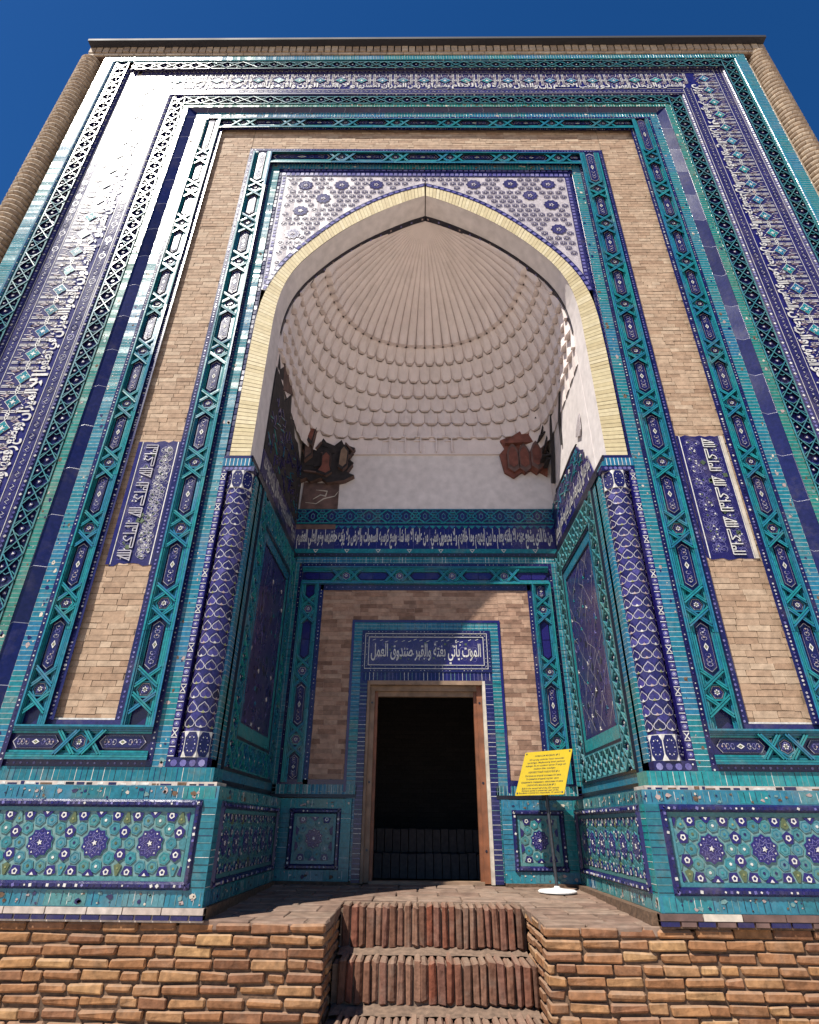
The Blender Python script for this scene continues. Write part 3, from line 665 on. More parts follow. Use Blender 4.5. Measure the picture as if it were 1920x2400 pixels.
def vault(th, z, off=0):
    """point on the vault shell; th 0..pi runs from right to left by arc length; off = metres towards the axis"""
    P_, L = vtab(z); d = L[-1]*th/math.pi; lo, hi = 0, 160
    while hi-lo > 1:
        m = (lo+hi)//2
        if L[m] <= d: lo = m
        else: hi = m
    f = (d-L[lo])/((L[hi]-L[lo]) or 1); x = P_[lo][0]+(P_[hi][0]-P_[lo][0])*f; y = P_[lo][1]+(P_[hi][1]-P_[lo][1])*f
    l = math.hypot(x, y) or 1; k = max(0, 1-off/l)
    return Vector((x*k+.006, YV+y*k, z))
TZ = [5.315, 5.60, 5.85, 6.08, 6.31, 6.54, 6.77, 6.99]
mb = MB(); NC = 32
US = [0, .045, .25, .5, .75, .955, 1]; TT = [0, .25, .5, .75, .9, 1]
def cell(u, t):   # three facets below, drawn to a point at the top
    hw = .26*(1-t)**.8; e = abs(u-.5)
    return -.28*(1-.5*t) if e > .49 else (1 if e <= hw else max(0, 1-(e-hw)/(.5-hw)))*(1-.8*t**1.5)
def lipz(u): return .036-.062*min(1, (1-2*abs(u-.5))*2.08)
for k in range(len(TZ)-1):
    za, zb = TZ[k], TZ[k+1]; sh = .5*(k % 2); amp = (.062, .048)[k % 2] if k else .012
    for c in range(-1, NC+1):
        th0, th1 = math.pi*(c+sh)/NC, math.pi*(c+1+sh)/NC
        if th1 <= 0 or th0 >= math.pi: continue
        am = amp*random.uniform(.85, 1.1); g = []
        for t in TT:
            row = []
            for u in US:
                th = min(math.pi, max(0, th0+(th1-th0)*u)); lo = za+(lipz(u) if k else 0); hi = zb+lipz(abs(.5-u) if u < .5 else u-.5 if False else (u+.5) % 1 if 0 < u < 1 else .5)
                z = lo+(hi-lo)*t
                row.append(vault(th, min(z, zb+.05), .012+cell(u, t)*am - (.012 if t == 1 else 0)))
            g.append(row)
        for i in range(len(TT)-1):
            for j in range(len(US)-1): mb.face([g[i][j], g[i][j+1], g[i+1][j+1], g[i+1][j]], 'muq')
        if k:   # underside of the overhang
            for j in range(len(US)-1):
                th = [min(math.pi, max(0, th0+(th1-th0)*US[j+o])) for o in (0, 1)]
                mb.face([g[0][j], g[0][j+1], vault(th[1], g[0][j+1].z+.012, -.004), vault(th[0], g[0][j].z+.012, -.004)], 'muq')
# flutes up to the crown
ZF = [6.99, 7.08, 7.2, 7.4, 7.6, 7.75, 7.88, 7.95, 7.978]
for c in range(-1, NC+1):
    th0, th1 = math.pi*(c)/NC, math.pi*(c+1)/NC
    if th1 <= 0 or th0 >= math.pi: continue
    UU = [0, .05, .2, .4, .6, .8, .95, 1]; g = []
    for i, z in enumerate(ZF):
        row = []
        for u in UU:
            th = min(math.pi, max(0, th0+(th1-th0)*u)); e = abs(u-.5)*2
            amp = (.045*math.sqrt(max(0, 1-e**2.2))*(1+.3*(i == 0))-(.02 if e > .99 else 0) + .02*(1-i/len(ZF)))*min(1, wz(z)/1.2)
            lip = (-.012-.04*min(1, (1-e)*1.9)) if i == 0 else 0
            row.append(vault(th, z, amp)+Vector((0, 0, lip)))
        g.append(row)
    for i in range(len(ZF)-1):
        for j in range(len(UU)-1): mb.face([g[i][j], g[i][j+1], g[i+1][j+1], g[i+1][j]], 'muq')
    for j in range(len(UU)-1):
        th = [min(math.pi, max(0, th0+(th1-th0)*UU[j+o])) for o in (0, 1)]
        mb.face([g[0][j], g[0][j+1], vault(th[1], g[0][j+1].z+.012, -.004), vault(th[0], g[0][j].z+.012, -.004)], 'muq')
# boxed tier over the back wall
for i in range(5):
    x = -.50+i*.225
    mb.box((x-.012, 2.14, 5.33), (x+.006, 2.20, 5.60), 'muq')
    mb.box((x-.10, 2.165, 5.53), (x-.012, 2.195, 5.55), 'muq')
mb.box((-1.0, 2.15, 5.595), (1.0, 2.2, 5.615), 'muq'); mb.box((-1.2, 2.165, 5.30), (1.2, 2.2, 5.318), 'muq')
mb.box((.62, 2.155, 5.0), (.66, 2.2, 5.30), 'muq') if False else None
mb.build('muqarnas_vault', P)

# ------------------------------------------------------------------ recess walls
YB = 2.20; XU = 1.76; XL = 1.70; ZS = 3.70
Mback = lambda s, t, d: Vector((s, YB-d, t))
def Mside(q, X): return (lambda s, t, d: Vector((q*(X-d), s, t)))
mb = MB()
mb.prism(Mback, [(-1.80, 4.405), (1.80, 4.405), (1.80, 5.34), (-1.80, 5.34)], -.02, 0, 'plaster')
for q in (-1, 1): mb.prism(Mside(q, 1.772), [(YV-.3, 3.70), (YB, 3.70), (YB, 6.3), (YV-.3, 6.3)] if False else [(YV, 3.70), (YB+.05, 3.70), (YB+.05, 6.4), (YV, 6.4)], -.02, 0, 'plaster')
mb.build('upper_plaster_wall', P)
VERSE = 'من ذا الذي يشفع عنده الا باذنه يعلم ما بين ايديهم وما خلفهم ولا يحيطون بشيء من علمه الا بما شاء وسع كرسيه السموات والارض ولا يؤده حفظهما وهو العلي العظيم'
# back wall upper bands
mb = MB(); tx = MB()
mb.prism(Mback, [(-1.78, 4.185), (1.78, 4.185), (1.78, 4.407), (-1.78, 4.407)], 0, .004, 'navy')
for i in range(14):
    x = -1.66+i*.2555; c = 4.296
    for a, b in (((x-.128, 4.195), (x+.128, 4.40)), ((x-.128, 4.40), (x+.128, 4.195))): mb.bar(Mback, a, b, .017, .004, .016, 'teal')
    h = poly(6, .075, x, c, 0); mb.ring(Mback, h, shrink(h, .78), 0, .018, 'teal'); mb.prism(Mback, poly(5, .034, x, c+.0, 1.57), .004, .012, 'purple'); mb.ring(Mback, poly(5, .034, x, c, 1.57), poly(5, .026, x, c, 1.57), 0, .0125, 'turq')
    for sg in (-1, 1):
        pt = poly(5, .034, x+.128*0, c+sg*.075, 1.57*sg); mb.prism(Mback, pt, .004, .010, 'purple'); mb.ring(Mback, pt, shrink(pt, .7), 0, .0105, 'turq')
    hp = poly(6, .03, x+.128, c, 1.57, .05); mb.prism(Mback, hp, .004, .010, 'cobalt'); mb.ring(Mback, hp, shrink(hp, .72), 0, .0105, 'turq')
for t in (4.185, 4.393): mb.prism(Mback, [(-1.78, t), (1.78, t), (1.78, t+.014), (-1.78, t+.014)], .004, .018, 'teal')
mb.prism(Mback, [(-1.78, 4.10), (1.78, 4.10), (1.78, 4.185), (-1.78, 4.185)], 0, .003, 'navy')
for i in range(40):
    x = -1.74+i*.088; mb.prism(Mback, [(x, 4.105), (x+.044, 4.155), (x-.044, 4.155)], .003, .008, 'teal'); mb.prism(Mback, [(x+.044, 4.158), (x+.07, 4.13), (x+.044, 4.11), (x+.018, 4.13)], .003, .006, 'cobalt')
mb.prism(Mback, [(-1.78, 4.10), (-1.21, 4.10), (-1.21, 4.17), (-1.78, 4.17)], .003, .012, 'brown')
mb.prism(Mback, [(-1.21, 3.808), (1.78, 3.808), (1.78, 4.10), (-1.21, 4.10)], 0, .005, 'cobalt')
mb.prism(Mback, [(-1.78, 3.808), (-1.21, 3.808), (-1.21, 4.10), (-1.78, 4.10)], 0, .004, 'purple')
for i in range(15): x = -1.6+i*.24+random.uniform(-.02, .02); mb.prism(Mback, [(x, 3.81), (x+.004, 3.81), (x+.004, 4.1), (x, 4.1)], .005, .006, 'lilac')
put_text(tx, Mback, VERSE, -1.72, 1.70, 3.80, 4.115, .010, 'white', bold=.032)
arabesque(mb, Mback, -1.7, 1.7, 3.83, 4.09, 60, .006, .05, .004, 'lilac')
mb.prism(Mback, [(-1.78, 3.74), (1.78, 3.74), (1.78, 3.808), (-1.78, 3.808)], 0, .010, 'teal')
for i in range(8): x = -1.45+i*.415; tr = [(x, 3.748), (x+.035, 3.80), (x-.035, 3.80)]; mb.ring(Mback, tr, shrink(tr, .55), 0, .012, 'white')
o = mb.build('recess_inscription_band', P); tx.build('verse_lettering', o)
# back wall lower: strapwork frame, brick, door surround
mb = MB()
mb.prism(Mback, [(-1.78, 3.69), (1.78, 3.69), (1.78, 3.74), (-1.78, 3.74)], 0, .022, 'dark'); dots(mb, lambda s, t, d: Mback(s, 3.69+t, d), -1.7, 1.7, .05, .022, 'lilac', .07, .008)
mb.prism(Mback, [(-1.72, 3.60), (1.72, 3.60), (1.72, 3.69), (-1.72, 3.69)], 0, .010, 'teal_brick'); mb.u[-1*1] = mb.u[-1]
for i in range(78): x = -1.69+i*.0435; mb.prism(Mback, [(x, 3.604), (x+.005, 3.604), (x+.005, 3.686), (x, 3.686)], .010, .0115, random.choice(('grout', 'dark', 'navy', 'white')))
for lo, hi in ((3.555, 3.60),): 
    mb.prism(Mback, [(-1.62, lo), (1.64, lo), (1.64, hi), (-1.62, hi)], 0, .008, 'navy'); dots(mb, lambda s, t, d: Mback(s, lo+t, d), -1.6, 1.62, hi-lo, .008, 'white', .05, .007)
for q in (-1, 1):
    Ml = (lambda s, t, d, q=q: Mback(q*t, s, d))
    mb.prism(Ml, [(.87, 1.595), (3.555, 1.595), (3.555, 1.64), (.87, 1.64)], 0, .008, 'navy'); dots(mb, lambda s, t, d, Ml=Ml: Ml(s, 1.595+t, d), .9, 3.54, .045, .008, 'white', .05, .007)
    mb.prism(Ml, [(.87, 1.64), (3.60, 1.64), (3.60, 1.72), (.87, 1.72)], 0, .012, 'teal_brick')
    for i in range(62): z = .89+i*.0435; mb.prism(Ml, [(z, 1.643), (z+.005, 1.643), (z+.005, 1.718), (z, 1.718)], .012, .0135, random.choice(('grout', 'dark', 'navy', 'turq')))
mb.build('recess_frame_border', P)
mb = MB(); wv = .235
for q in (-1, 1):
    Ml = (lambda s, t, d, q=q: Mback(q*(1.355+t), s, d))
    mb.prism(Ml, [(.98, 0), (3.555, 0), (3.555, wv), (.98, wv)], -.002, 0, 'navy')
    star_run(mb, Ml, .99, 3.32, wv, .72, [1.43, 2.20, 2.97], .0, (2,) if q > 0 else (3, 2))
Mh = lambda s, t, d: Mback(s, 3.30+t, d)
mb.prism(Mh, [(-1.59, 0), (1.59, 0), (1.59, wv), (-1.59, wv)], -.002, 0, 'navy'); star_run(mb, Mh, -1.59, 1.59, wv, .72, [-1.02, -.33, .35, 1.02], .0, (0, 1, 2, 3, 4))
mb.build('recess_strapwork_band', P)
mb = MB()
Mbb = Mback
mb.prism(Mbb, [(-1.34, 3.225), (1.34, 3.225), (1.34, 3.30), (-1.34, 3.30)], 0, .014, 'navy'); dots(mb, lambda s, t, d: Mbb(s, 3.225+t, d), -1.3, 1.3, .075, .014, 'lilac', .07, .01)
for q in (-1, 1):
    Ml = (lambda s, t, d, q=q: Mback(q*t, s, d)); mb.prism(Ml, [(.97, 1.30), (3.30, 1.30), (3.30, 1.355), (.97, 1.355)], 0, .014, 'navy'); dots(mb, lambda s, t, d, Ml=Ml: Ml(s, 1.30+t, d), 1.0, 3.25, .055, .014, 'white', .045, .009)
    mb.prism(Ml, [(.97, .90), (1.02, .90), (1.02, 1.60), (.97, 1.60)], 0, .014, 'navy')
    mb.prism(Ml, [(.875, .76), (.97, .76), (.97, 1.72), (.875, 1.72)], 0, .012, 'teal_brick')
    for i in range(22): x = .77+i*.0435; mb.prism(Ml, [(.878, x), (.967, x), (.967, x+.005), (.878, x+.005)], .012, .0135, random.choice(('grout', 'dark', 'navy', 'white')))
    mb.prism(Ml, [(.84, .76), (.875, .76), (.875, 1.72), (.84, 1.72)], 0, .016, 'dark')
mb.build('brick_panel_edging', P)
mb = MB()
for lo, hi in (((-1.30, 1.02), (-.90, 3.225)), ((.91, 1.02), (1.30, 3.225)), ((-.90, 2.83), (.91, 3.225))): mb.prism(Mback, [(lo[0], lo[1]), (hi[0], lo[1]), (hi[0], hi[1]), (lo[0], hi[1])], -.004, .001, 'rosy_mortar'); brick_field(mb, Mback, lo[0], hi[0], lo[1], hi[1], .004, 'buff_dark', .21, .052, .004)
mb.build('rosy_brick_panel', P)
# door surround
mb = MB()
def framed(mb, x0, x1, z0, z1, w, d0, d1, mat, bottom=False, texh=None):
    mb.prism(Mback, [(x0, z1-w), (x1, z1-w), (x1, z1), (x0, z1)], d0, d1, mat)
    for a, b in ((x0, x0+w), (x1-w, x1)):
        zb = z0 if not bottom else z0+w
        mb.prism(Mback, [(a, zb), (b, zb), (b, z1-w), (a, z1-w)], d0, d1, mat)
    if bottom: mb.prism(Mback, [(x0, z0), (x1, z0), (x1, z0+w), (x0, z0+w)], d0, d1, mat)
framed(mb, -.905, .92, .90, 2.83, .03, 0, .016, 'cobalt')
framed(mb, -.875, .89, .08, 2.80, .10, 0, .010, 'teal_brick')
for q in (-1, 1):
    for i in range(56):
        z = .1+i*.0455; x = -.872 if q < 0 else .793; mb.prism(Mback, [(x, z), (x+.094, z), (x+.094, z+.004), (x, z+.004)], .010, .0115, random.choice(('grout', 'dark', 'navy', 'turq')))
for i in range(30): x = -.77+i*.053; mb.prism(Mback, [(x, 2.705), (x+.004, 2.705), (x+.004, 2.795), (x, 2.795)], .010, .0115, random.choice(('grout', 'navy')))
framed(mb, -.775, .79, 2.19, 2.70, .038, 0, .020, 'navy', True); framed(mb, -.735, .75, 2.228, 2.66, .006, 0, .024, 'white', True)
framed(mb, -.729, .744, 2.234, 2.654, .036, 0, .016, 'navy', True); framed(mb, -.692, .707, 2.27, 2.618, .007, 0, .022, 'white', True)
for z in (2.681, 2.636, 2.252, 2.209): dots(mb, lambda s, t, d, z=z: Mback(s, z-.015+t, d), -.72, .74, .03, .0205, 'white', .042, .006)
for x in (-.757, -.711, .726, .771): dots(mb, lambda s, t, d, x=x: Mback(x-.015+t, s, d), 2.24, 2.65, .03, .0205, 'white', .042, .006)
# navy glazed bricks round the opening
mb.prism(Mback, [(-.775, 2.09), (.79, 2.09), (.79, 2.19), (-.775, 2.19)], 0, .012, 'navy')
for q, (xa, xb) in ((-1, (-.775, -.685)), (1, (.70, .79))): mb.prism(Mback, [(xa, .06), (xb, .06), (xb, 2.09), (xa, 2.09)], 0, .012, 'navy')
for i in range(34): x = -.76+i*.046; mb.prism(Mback, [(x, 2.094), (x+.005, 2.094), (x+.005, 2.186), (x, 2.186)], .012, .0135, random.choice(('lilac', 'lilac', 'grout', 'white')))
for q in (-1, 1):
    for i in range(44):
        z = .09+i*.0455; x = -.772 if q < 0 else .703; mb.prism(Mback, [(x, z), (x+.084, z), (x+.084, z+.005), (x, z+.005)], .012, .0135, random.choice(('lilac', 'lilac', 'grout', 'white')))
mb.build('door_surround', P)
mb = MB(); tx = MB()
mb.prism(Mback, [(-.685, 2.277), (.70, 2.277), (.70, 2.611), (-.685, 2.611)], 0, .010, 'cobalt')
arabesque(mb, Mback, -.67, .69, 2.29, 2.60, 46, .011, .06, .0045, 'lilac')
for x, z in ((-.30, 2.36), (.0, 2.54), (.10, 2.36), (.24, 2.53), (-.43, 2.46), (.49, 2.53)): mb.prism(Mback, starp(4, .02, .012, x, z, .7), .011, .013, 'olive')
put_text(tx, Mback, 'الموت يأتي بغتة والقبر صندوق العمل', -.66, .67, 2.285, 2.585, .014, 'white', bold=.012)
for i in range(16):
    x = -.62+i*.083+random.uniform(-.02, .02); z = 2.575+random.uniform(-.02, .012); tx.ribbon(Mback, [(x-.018, z-.006), (x+.018, z+.008)], .006, .0142, 'white')
o = mb.build('door_inscription_panel', P); tx.build('door_lettering', o)
# timber door frame and plaster reveal
mb = MB()
mb.box((-.69, YB-.012, .055), (-.655, YB+.28, 2.09), 'wood_pale'); mb.box((.665, YB-.012, .055), (.70, YB+.28, 2.09), 'trim'); mb.box((-.655, YB-.014, 2.045), (.665, YB+.28, 2.092), 'wood_pale')  # colours carry the light: brown on shaded left and head, pale on sunlit right
fr = mb.build('door_reveal', P)
mb = MB()
mb.box((-.655, YB+.05, .06), (-.60, YB+.17, 2.043), 'wood_pale'); mb.box((-.60, YB+.09, .06), (-.565, YB+.16, 2.0), 'wood')
mb.box((.60, YB+.05, .06), (.663, YB+.17, 2.043), 'wood'); mb.box((.565, YB+.09, .06), (.60, YB+.16, 2.0), 'wood')
mb.box((-.60, YB+.055, 1.985), (.60, YB+.17, 2.043), 'wood_pale'); mb.box((-.565, YB+.10, 1.93), (.565, YB+.16, 1.985), 'wood_pale')
for x in (-.628, .63):
    for z in (.35, 1.0, 1.85): mb.prism(lambda s, t, d: Vector((s, YB+.05-d, t)), poly(8, .012, x, z), 0, .004, 'dark')
mb.box((-.60, YB+.05, .045), (.60, YB+.19, .075), 'wood_pale')
mb.build('timber_door_frame', fr)
# unlit room behind the door
mb = MB()
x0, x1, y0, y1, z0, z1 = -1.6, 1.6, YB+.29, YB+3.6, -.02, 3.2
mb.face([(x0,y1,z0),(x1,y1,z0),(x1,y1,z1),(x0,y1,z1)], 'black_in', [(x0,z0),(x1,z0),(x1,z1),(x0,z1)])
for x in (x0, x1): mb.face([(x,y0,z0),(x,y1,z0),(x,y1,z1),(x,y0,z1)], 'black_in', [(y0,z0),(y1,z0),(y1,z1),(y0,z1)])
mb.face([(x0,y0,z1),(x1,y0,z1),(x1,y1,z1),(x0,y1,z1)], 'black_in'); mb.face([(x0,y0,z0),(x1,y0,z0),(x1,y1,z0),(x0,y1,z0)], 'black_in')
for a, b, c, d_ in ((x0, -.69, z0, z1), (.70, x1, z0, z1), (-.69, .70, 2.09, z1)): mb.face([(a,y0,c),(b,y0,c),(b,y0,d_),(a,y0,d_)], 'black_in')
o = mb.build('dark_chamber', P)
mb = MB()
for k in range(2):
    for i in range(26):
        x = -1.4+i*.108; mb.box((x, YB+1.5+k*.45, .0+k*.27), (x+.098, YB+1.95+k*.45+.4, .27+k*.27+random.uniform(-.01, .01)), 'inner_brick')
mb.build('inner_step', o)
# recess side walls
for q in (-1, 1):
    mb = MB(); Ml = Mside(q, XL); mb.prism(Ml, [(.10, .84), (YB, .84), (YB, 3.70), (.10, 3.70)], -.05, 0, 'teal_brick')
    wall = mb.build('recess_side_wall', P)
    mb = MB()   # lattice border, four runs
    for Mp, s0, s1, w in ((lambda s, t, d, Ml=Ml: Ml(.36+t, s, d), 1.0, 3.62, .22), (lambda s, t, d, Ml=Ml: Ml(1.86+t, s, d), 1.0, 3.62, .22), (lambda s, t, d, Ml=Ml: Ml(s, 1.0+t, d), .58, 1.86, .24), (lambda s, t, d, Ml=Ml: Ml(s, 3.36+t, d), .58, 1.86, .26)):
        lattice_run(mb, Mp, s0, s1, w, .19, 0, 'teal' if q < 0 else 'turq')
    for a, b, c, d_ in ((.34, 2.10, .975, 1.0), (.34, 2.10, 3.62, 3.645), (.34, .36, 1.0, 3.62), (2.08, 2.10, 1.0, 3.62), (.58, 1.86, 1.24, 1.27), (.58, 1.86, 3.31, 3.345), (.58, .605, 1.27, 3.31), (1.83, 1.86, 1.27, 3.31)):
        mb.prism(Ml, [(a, c), (b, c), (b, d_), (a, d_)], 0, .022, 'dark')
    for a, b, c, d_ in ((.605, 1.83, 1.27, 1.385), (.605, 1.83, 3.20, 3.31), (.605, .68, 1.385, 3.20), (1.75, 1.83, 1.385, 3.20)):
        mb.prism(Ml, [(a, c), (b, c), (b, d_), (a, d_)], 0, .014, 'teal')
    mb.build('lattice_frame', wall)
    mb = MB(); ya, yb, za, zb = .68, 1.75, 1.385, 3.20
    mb.prism(Ml, [(ya, za), (yb, za), (yb, zb), (ya, zb)], 0, .004, 'purple')
    framepts = [(ya, yb, za, za+.02), (ya, yb, zb-.02, zb), (ya, ya+.02, za, zb), (yb-.02, yb, za, zb)]
    for a, b, c, d_ in framepts: mb.prism(Ml, [(a, c), (b, c), (b, d_), (a, d_)], .004, .012, 'dark' if c != za else 'navy')
    # net of slender stems with small flowers
    NY, NZ = 6, 10; gp = {}
    for i in range(NY+1):
        for j in range(NZ+1):
            gp[i, j] = (ya+.03+(yb-ya-.06)*(i+(.0 if i in (0, NY) else random.uniform(-.28, .28)+(j % 2)*.3-.15))/NY, za+.04+(zb-za-.08)*(j+random.uniform(-.25, .25)*(0 < j < NZ))/NZ)
    for i in range(NY+1):
        for j in range(NZ):
            p_ = gp[i, j]; o_ = (i+(1 if (j % 2) == (i % 2) else -1)) if 0 < i < NY else i
            if random.random() < .85: mb.ribbon(Ml, [p_, ((p_[0]*.6+gp[min(max(o_, 0), NY), j+1][0]*.4)+random.uniform(-.03, .03), (p_[1]+gp[min(max(o_, 0), NY), j+1][1])/2), gp[min(max(o_, 0), NY), j+1]], .005, .008+random.uniform(0, .001), 'joint' if q > 0 else 'lilac')
            if random.random() < .6: mb.ribbon(Ml, [p_, ((p_[0]+gp[i, j+1][0])/2+random.uniform(-.04, .04), (p_[1]+gp[i, j+1][1])/2), gp[i, j+1]], .004, .0095+random.uniform(0, .001), 'joint' if random.random() < .5 else 'lilac')
            if random.random() < .5: mb.prism(Ml, starp(5, .022, .009, *p_), .004, .011, random.choice(('white', 'lilac', 'teal', 'heart')))
    for i in range(150): mb.prism(Ml, poly(random.choice((4, 5, 6)), random.uniform(.015, .045), random.uniform(ya+.06, yb-.06), random.uniform(za+.06, zb-.06), random.random()), .004, .0052+random.uniform(0, .001), random.choice(('navy', 'heart', 'dark', 'purple', 'heart')))
    mb.build('flower_mosaic_panel', wall)
    # strips at its foot and head
    mb = MB(); Mu = Mside(q, XU)
    mb.prism(Ml, [(.12, 3.645), (YB, 3.645), (YB, 3.70), (.12, 3.70)], 0, .015, 'dark')
    mb.prism(Mu, [(.02, 3.70), (YB, 3.70), (YB, 3.76), (.02, 3.76)], 0, .03, 'teal'); mb.prism(Mu, [(.02, 3.76), (YB, 3.76), (YB, 3.835), (.02, 3.835)], 0, .02, 'dark')
    mb.build('side_wall_cornice', wall); mb = MB()
    mb.prism(Ml, [(.2, .90), (YB, .90), (YB, .975), (.2, .975)], 0, .008, 'teal'); mb.prism(Ml, [(.2, .865), (YB, .865), (YB, .90), (.2, .90)], 0, .012, 'dark')
    mb.build('side_wall_border', wall)
    # inscription continuing round the recess, surviving tiles above it
    mb = MB(); tx = MB()
    ytop = .50 if q > 0 else .36
    mb.prism(Mu, [(.36, 3.835), (YB, 3.835), (YB, 4.15), (ytop, 4.15)], 0, .014, 'cobalt' if q > 0 else 'purple')
    s = .42 if q > 0 else .4; ws = VERSE.split(); i = 3
    Mt = (lambda s, t, d, q=q, Mu=Mu: Mu(s if q < 0 else s, t, d))
    while s < 2.05:
        L = random.uniform(.24, .34); put_text(tx, Mu, ' '.join(ws[i:i+2]), s, min(s+L, 2.18), 3.845, 4.15, .020, 'white', flip=(q > 0), bold=.018); s += L+.015; i += 2
    if q > 0:
        rag = [(.62, 4.16), (YB, 4.16), (YB, 4.42), (1.95, 4.50), (1.5, 4.47), (1.2, 4.49), (.80, 4.48), (.70, 4.36), (.60, 4.30)]
    else:
        rag = [(.36, 4.16), (YB, 4.16), (YB, 5.0), (1.98, 5.06), (1.75, 5.2), (1.55, 5.15), (1.40, 5.33), (1.22, 5.22), (1.13, 5.55), (1.02, 5.42), (.86, 5.2), (.74, 5.3), (.62, 5.55), (.5, 5.4), (.40, 5.55), (.36, 5.2)]
    mb.prism(Mu, rag, 0, .014, 'navy' if q > 0 else 'char')
    for i in range(60 if q > 0 else 150):
        y = random.uniform(.66 if q > 0 else .42, 2.12); z = random.uniform(4.2, 4.44 if q > 0 else 5.0)
        if random.random() < .55:
            an = random.choice((.52, 1.57, 2.62)); l = random.uniform(.05, .10); z2 = min(max(z+l*math.sin(an), 4.17), 4.45 if q > 0 else 5.05)
            mb.bar(Mu, (y-l*math.cos(an), z-l*math.sin(an)*.5), (y+l*math.cos(an), z2), .012, .014, .022+random.uniform(0, .002), 'teal' if q > 0 or random.random() < .3 else random.choice(('heart', 'purple', 'navy')))
        else: mb.prism(Mu, poly(6, random.uniform(.015, .03), y, z), .014, .02, random.choice(('lilac', 'white', 'purple') if q > 0 else ('heart', 'purple', 'navy')))
    if q > 0:
        mb.prism(Mu, [(.56, 4.55), (.62, 4.50), (.76, 4.58), (.72, 4.64), (.60, 4.72), (.52, 4.74)], 0, .012, 'spandrel')
        mb.prism(Mu, [(.78, 4.5), (1.9, 4.5), (1.86, 4.53), (1.5, 4.515), (1.0, 4.53)], 0, .02, 'char')
        mb.prism(Mu, [(1.93, 4.66), (2.02, 4.72), (1.86, 5.05), (1.72, 5.5), (1.60, 5.86), (1.54, 5.86), (1.66, 5.4), (1.78, 5.0)], 0, .03, 'char'); mb.prism(Mu, [(1.06, 5.72), (1.10, 5.70), (1.36, 5.28), (1.40, 4.92), (1.36, 4.90), (1.30, 5.2)], 0, .012, 'char')
    else:
        mb.prism(Mu, [(1.13, 5.62), (1.2, 5.58), (.72, 5.27), (.62, 5.62), (.66, 5.64)], 0, .02, 'brown')
    o = mb.build('surviving_wall_tiles', wall); tx.build('side_lettering', o)
# broken remains of the old muqarnas in the two corners
def corner_map(q, y0):   # a plane set across the corner, 45 degrees
    n = Vector((-q*.55, -.835, 0)).normalized(); u = Vector((n.y*-1, n.x, 0)); 
    return n, u
def chunk(mb, q, pts, depth, mat, back=2.19, side='brown'):
    Mp = lambda s, t, d: Vector((s, back-d, t)); mb.prism(Mp, pts, 0, depth, mat, side)
mb = MB()
chunk(mb, -1, [(-1.72, 4.405), (-1.20, 4.405), (-1.20, 4.80), (-1.70, 4.83)], .02, 'brown')
mb.ribbon(lambda s, t, d: Vector((s, 2.168-d, t)), [(-1.55, 4.55), (-1.45, 4.62), (-1.38, 4.60), (-1.36, 4.68), (-1.52, 4.70)], .03, .004, 'trim', True)
mb.ribbon(lambda s, t, d: Vector((s, 2.168-d, t)), [(-1.65, 4.5), (-1.5, 4.48), (-1.4, 4.56), (-1.25, 4.60), (-1.2, 4.68)], .02, .004, 'trim', True)
rg = [(-1.76, 4.82), (-1.66, 4.86), (-1.60, 4.80), (-1.45, 4.86), (-1.36, 4.78), (-1.22, 4.80), (-1.12, 4.82), (-.99, 4.90), (-1.10, 4.95), (-1.02, 5.1), (-1.08, 5.2), (-1.0, 5.36), (-1.10, 5.40), (-1.13, 5.33), (-1.2, 5.5), (-1.3, 5.4), (-1.42, 5.46), (-1.52, 5.60), (-1.56, 5.78), (-1.62, 5.68), (-1.66, 5.98), (-1.76, 6.0)]
chunk(mb, -1, rg, .10, 'char')  # dark sheet paints the shade of the cavities, with old tile fragments
for pts, dp, mt in (([(-1.52, 4.92), (-1.46, 5.02), (-1.46, 5.22), (-1.40, 5.30), (-1.33, 5.22), (-1.33, 5.02), (-1.30, 4.92), (-1.38, 4.86)], .15, 'terracotta'), ([(-1.22, 5.0), (-1.20, 5.30), (-1.15, 5.38), (-1.08, 5.28), (-1.09, 5.02), (-1.15, 4.95)], .17, 'wood_pale'), ([(-1.72, 5.45), (-1.72, 5.96), (-1.55, 5.92), (-1.55, 5.60), (-1.60, 5.3)], .26, 'terracotta'), ([(-1.70, 5.1), (-1.72, 5.40), (-1.62, 5.5), (-1.6, 5.2)], .18, 'brown')):
    chunk(mb, -1, pts, dp, 'char'); chunk(mb, -1, shrink(pts, .78), dp+.006, mt)
for i in range(16):
    x = random.uniform(-1.72, -1.05); z = random.uniform(4.84, 5.45); an = random.uniform(0, 3.14); l = random.uniform(.04, .10)
    mb.bar(lambda s, t, d: Vector((s, 2.19-d, t)), (x-l*math.cos(an), z-l*math.sin(an)), (x+l*math.cos(an), z+l*math.sin(an)), .022, .08, random.uniform(.11, .17), random.choice(('char', 'char', 'brown', 'brown')))
mb.build('broken_muqarnas_corner', P)
mb = MB()
rr = [(1.10, 5.52), (1.16, 5.38), (1.08, 5.28), (1.13, 4.98), (1.26, 4.89), (1.36, 4.97), (1.44, 5.03), (1.62, 5.0), (1.73, 4.92), (1.76, 5.2), (1.75, 5.95), (1.62, 6.0), (1.50, 5.78), (1.42, 5.74), (1.33, 5.62), (1.22, 5.58)]
chunk(mb, 1, rr, .05, 'terracotta', side='terracotta')
for cx in (1.26, 1.42, 1.585):
    w = .085; pts = [(cx-w, 5.02), (cx-w, 5.28), (cx-w*.5, 5.39), (cx, 5.44), (cx+w*.5, 5.39), (cx+w, 5.28), (cx+w, 5.02), (cx, 4.95)]
    chunk(mb, 1, pts, .10 if cx < 1.5 else .16, 'brown', side='terracotta')
    chunk(mb, 1, shrink(pts, .72), (.10 if cx < 1.5 else .16)+.006, 'terracotta', side='terracotta')
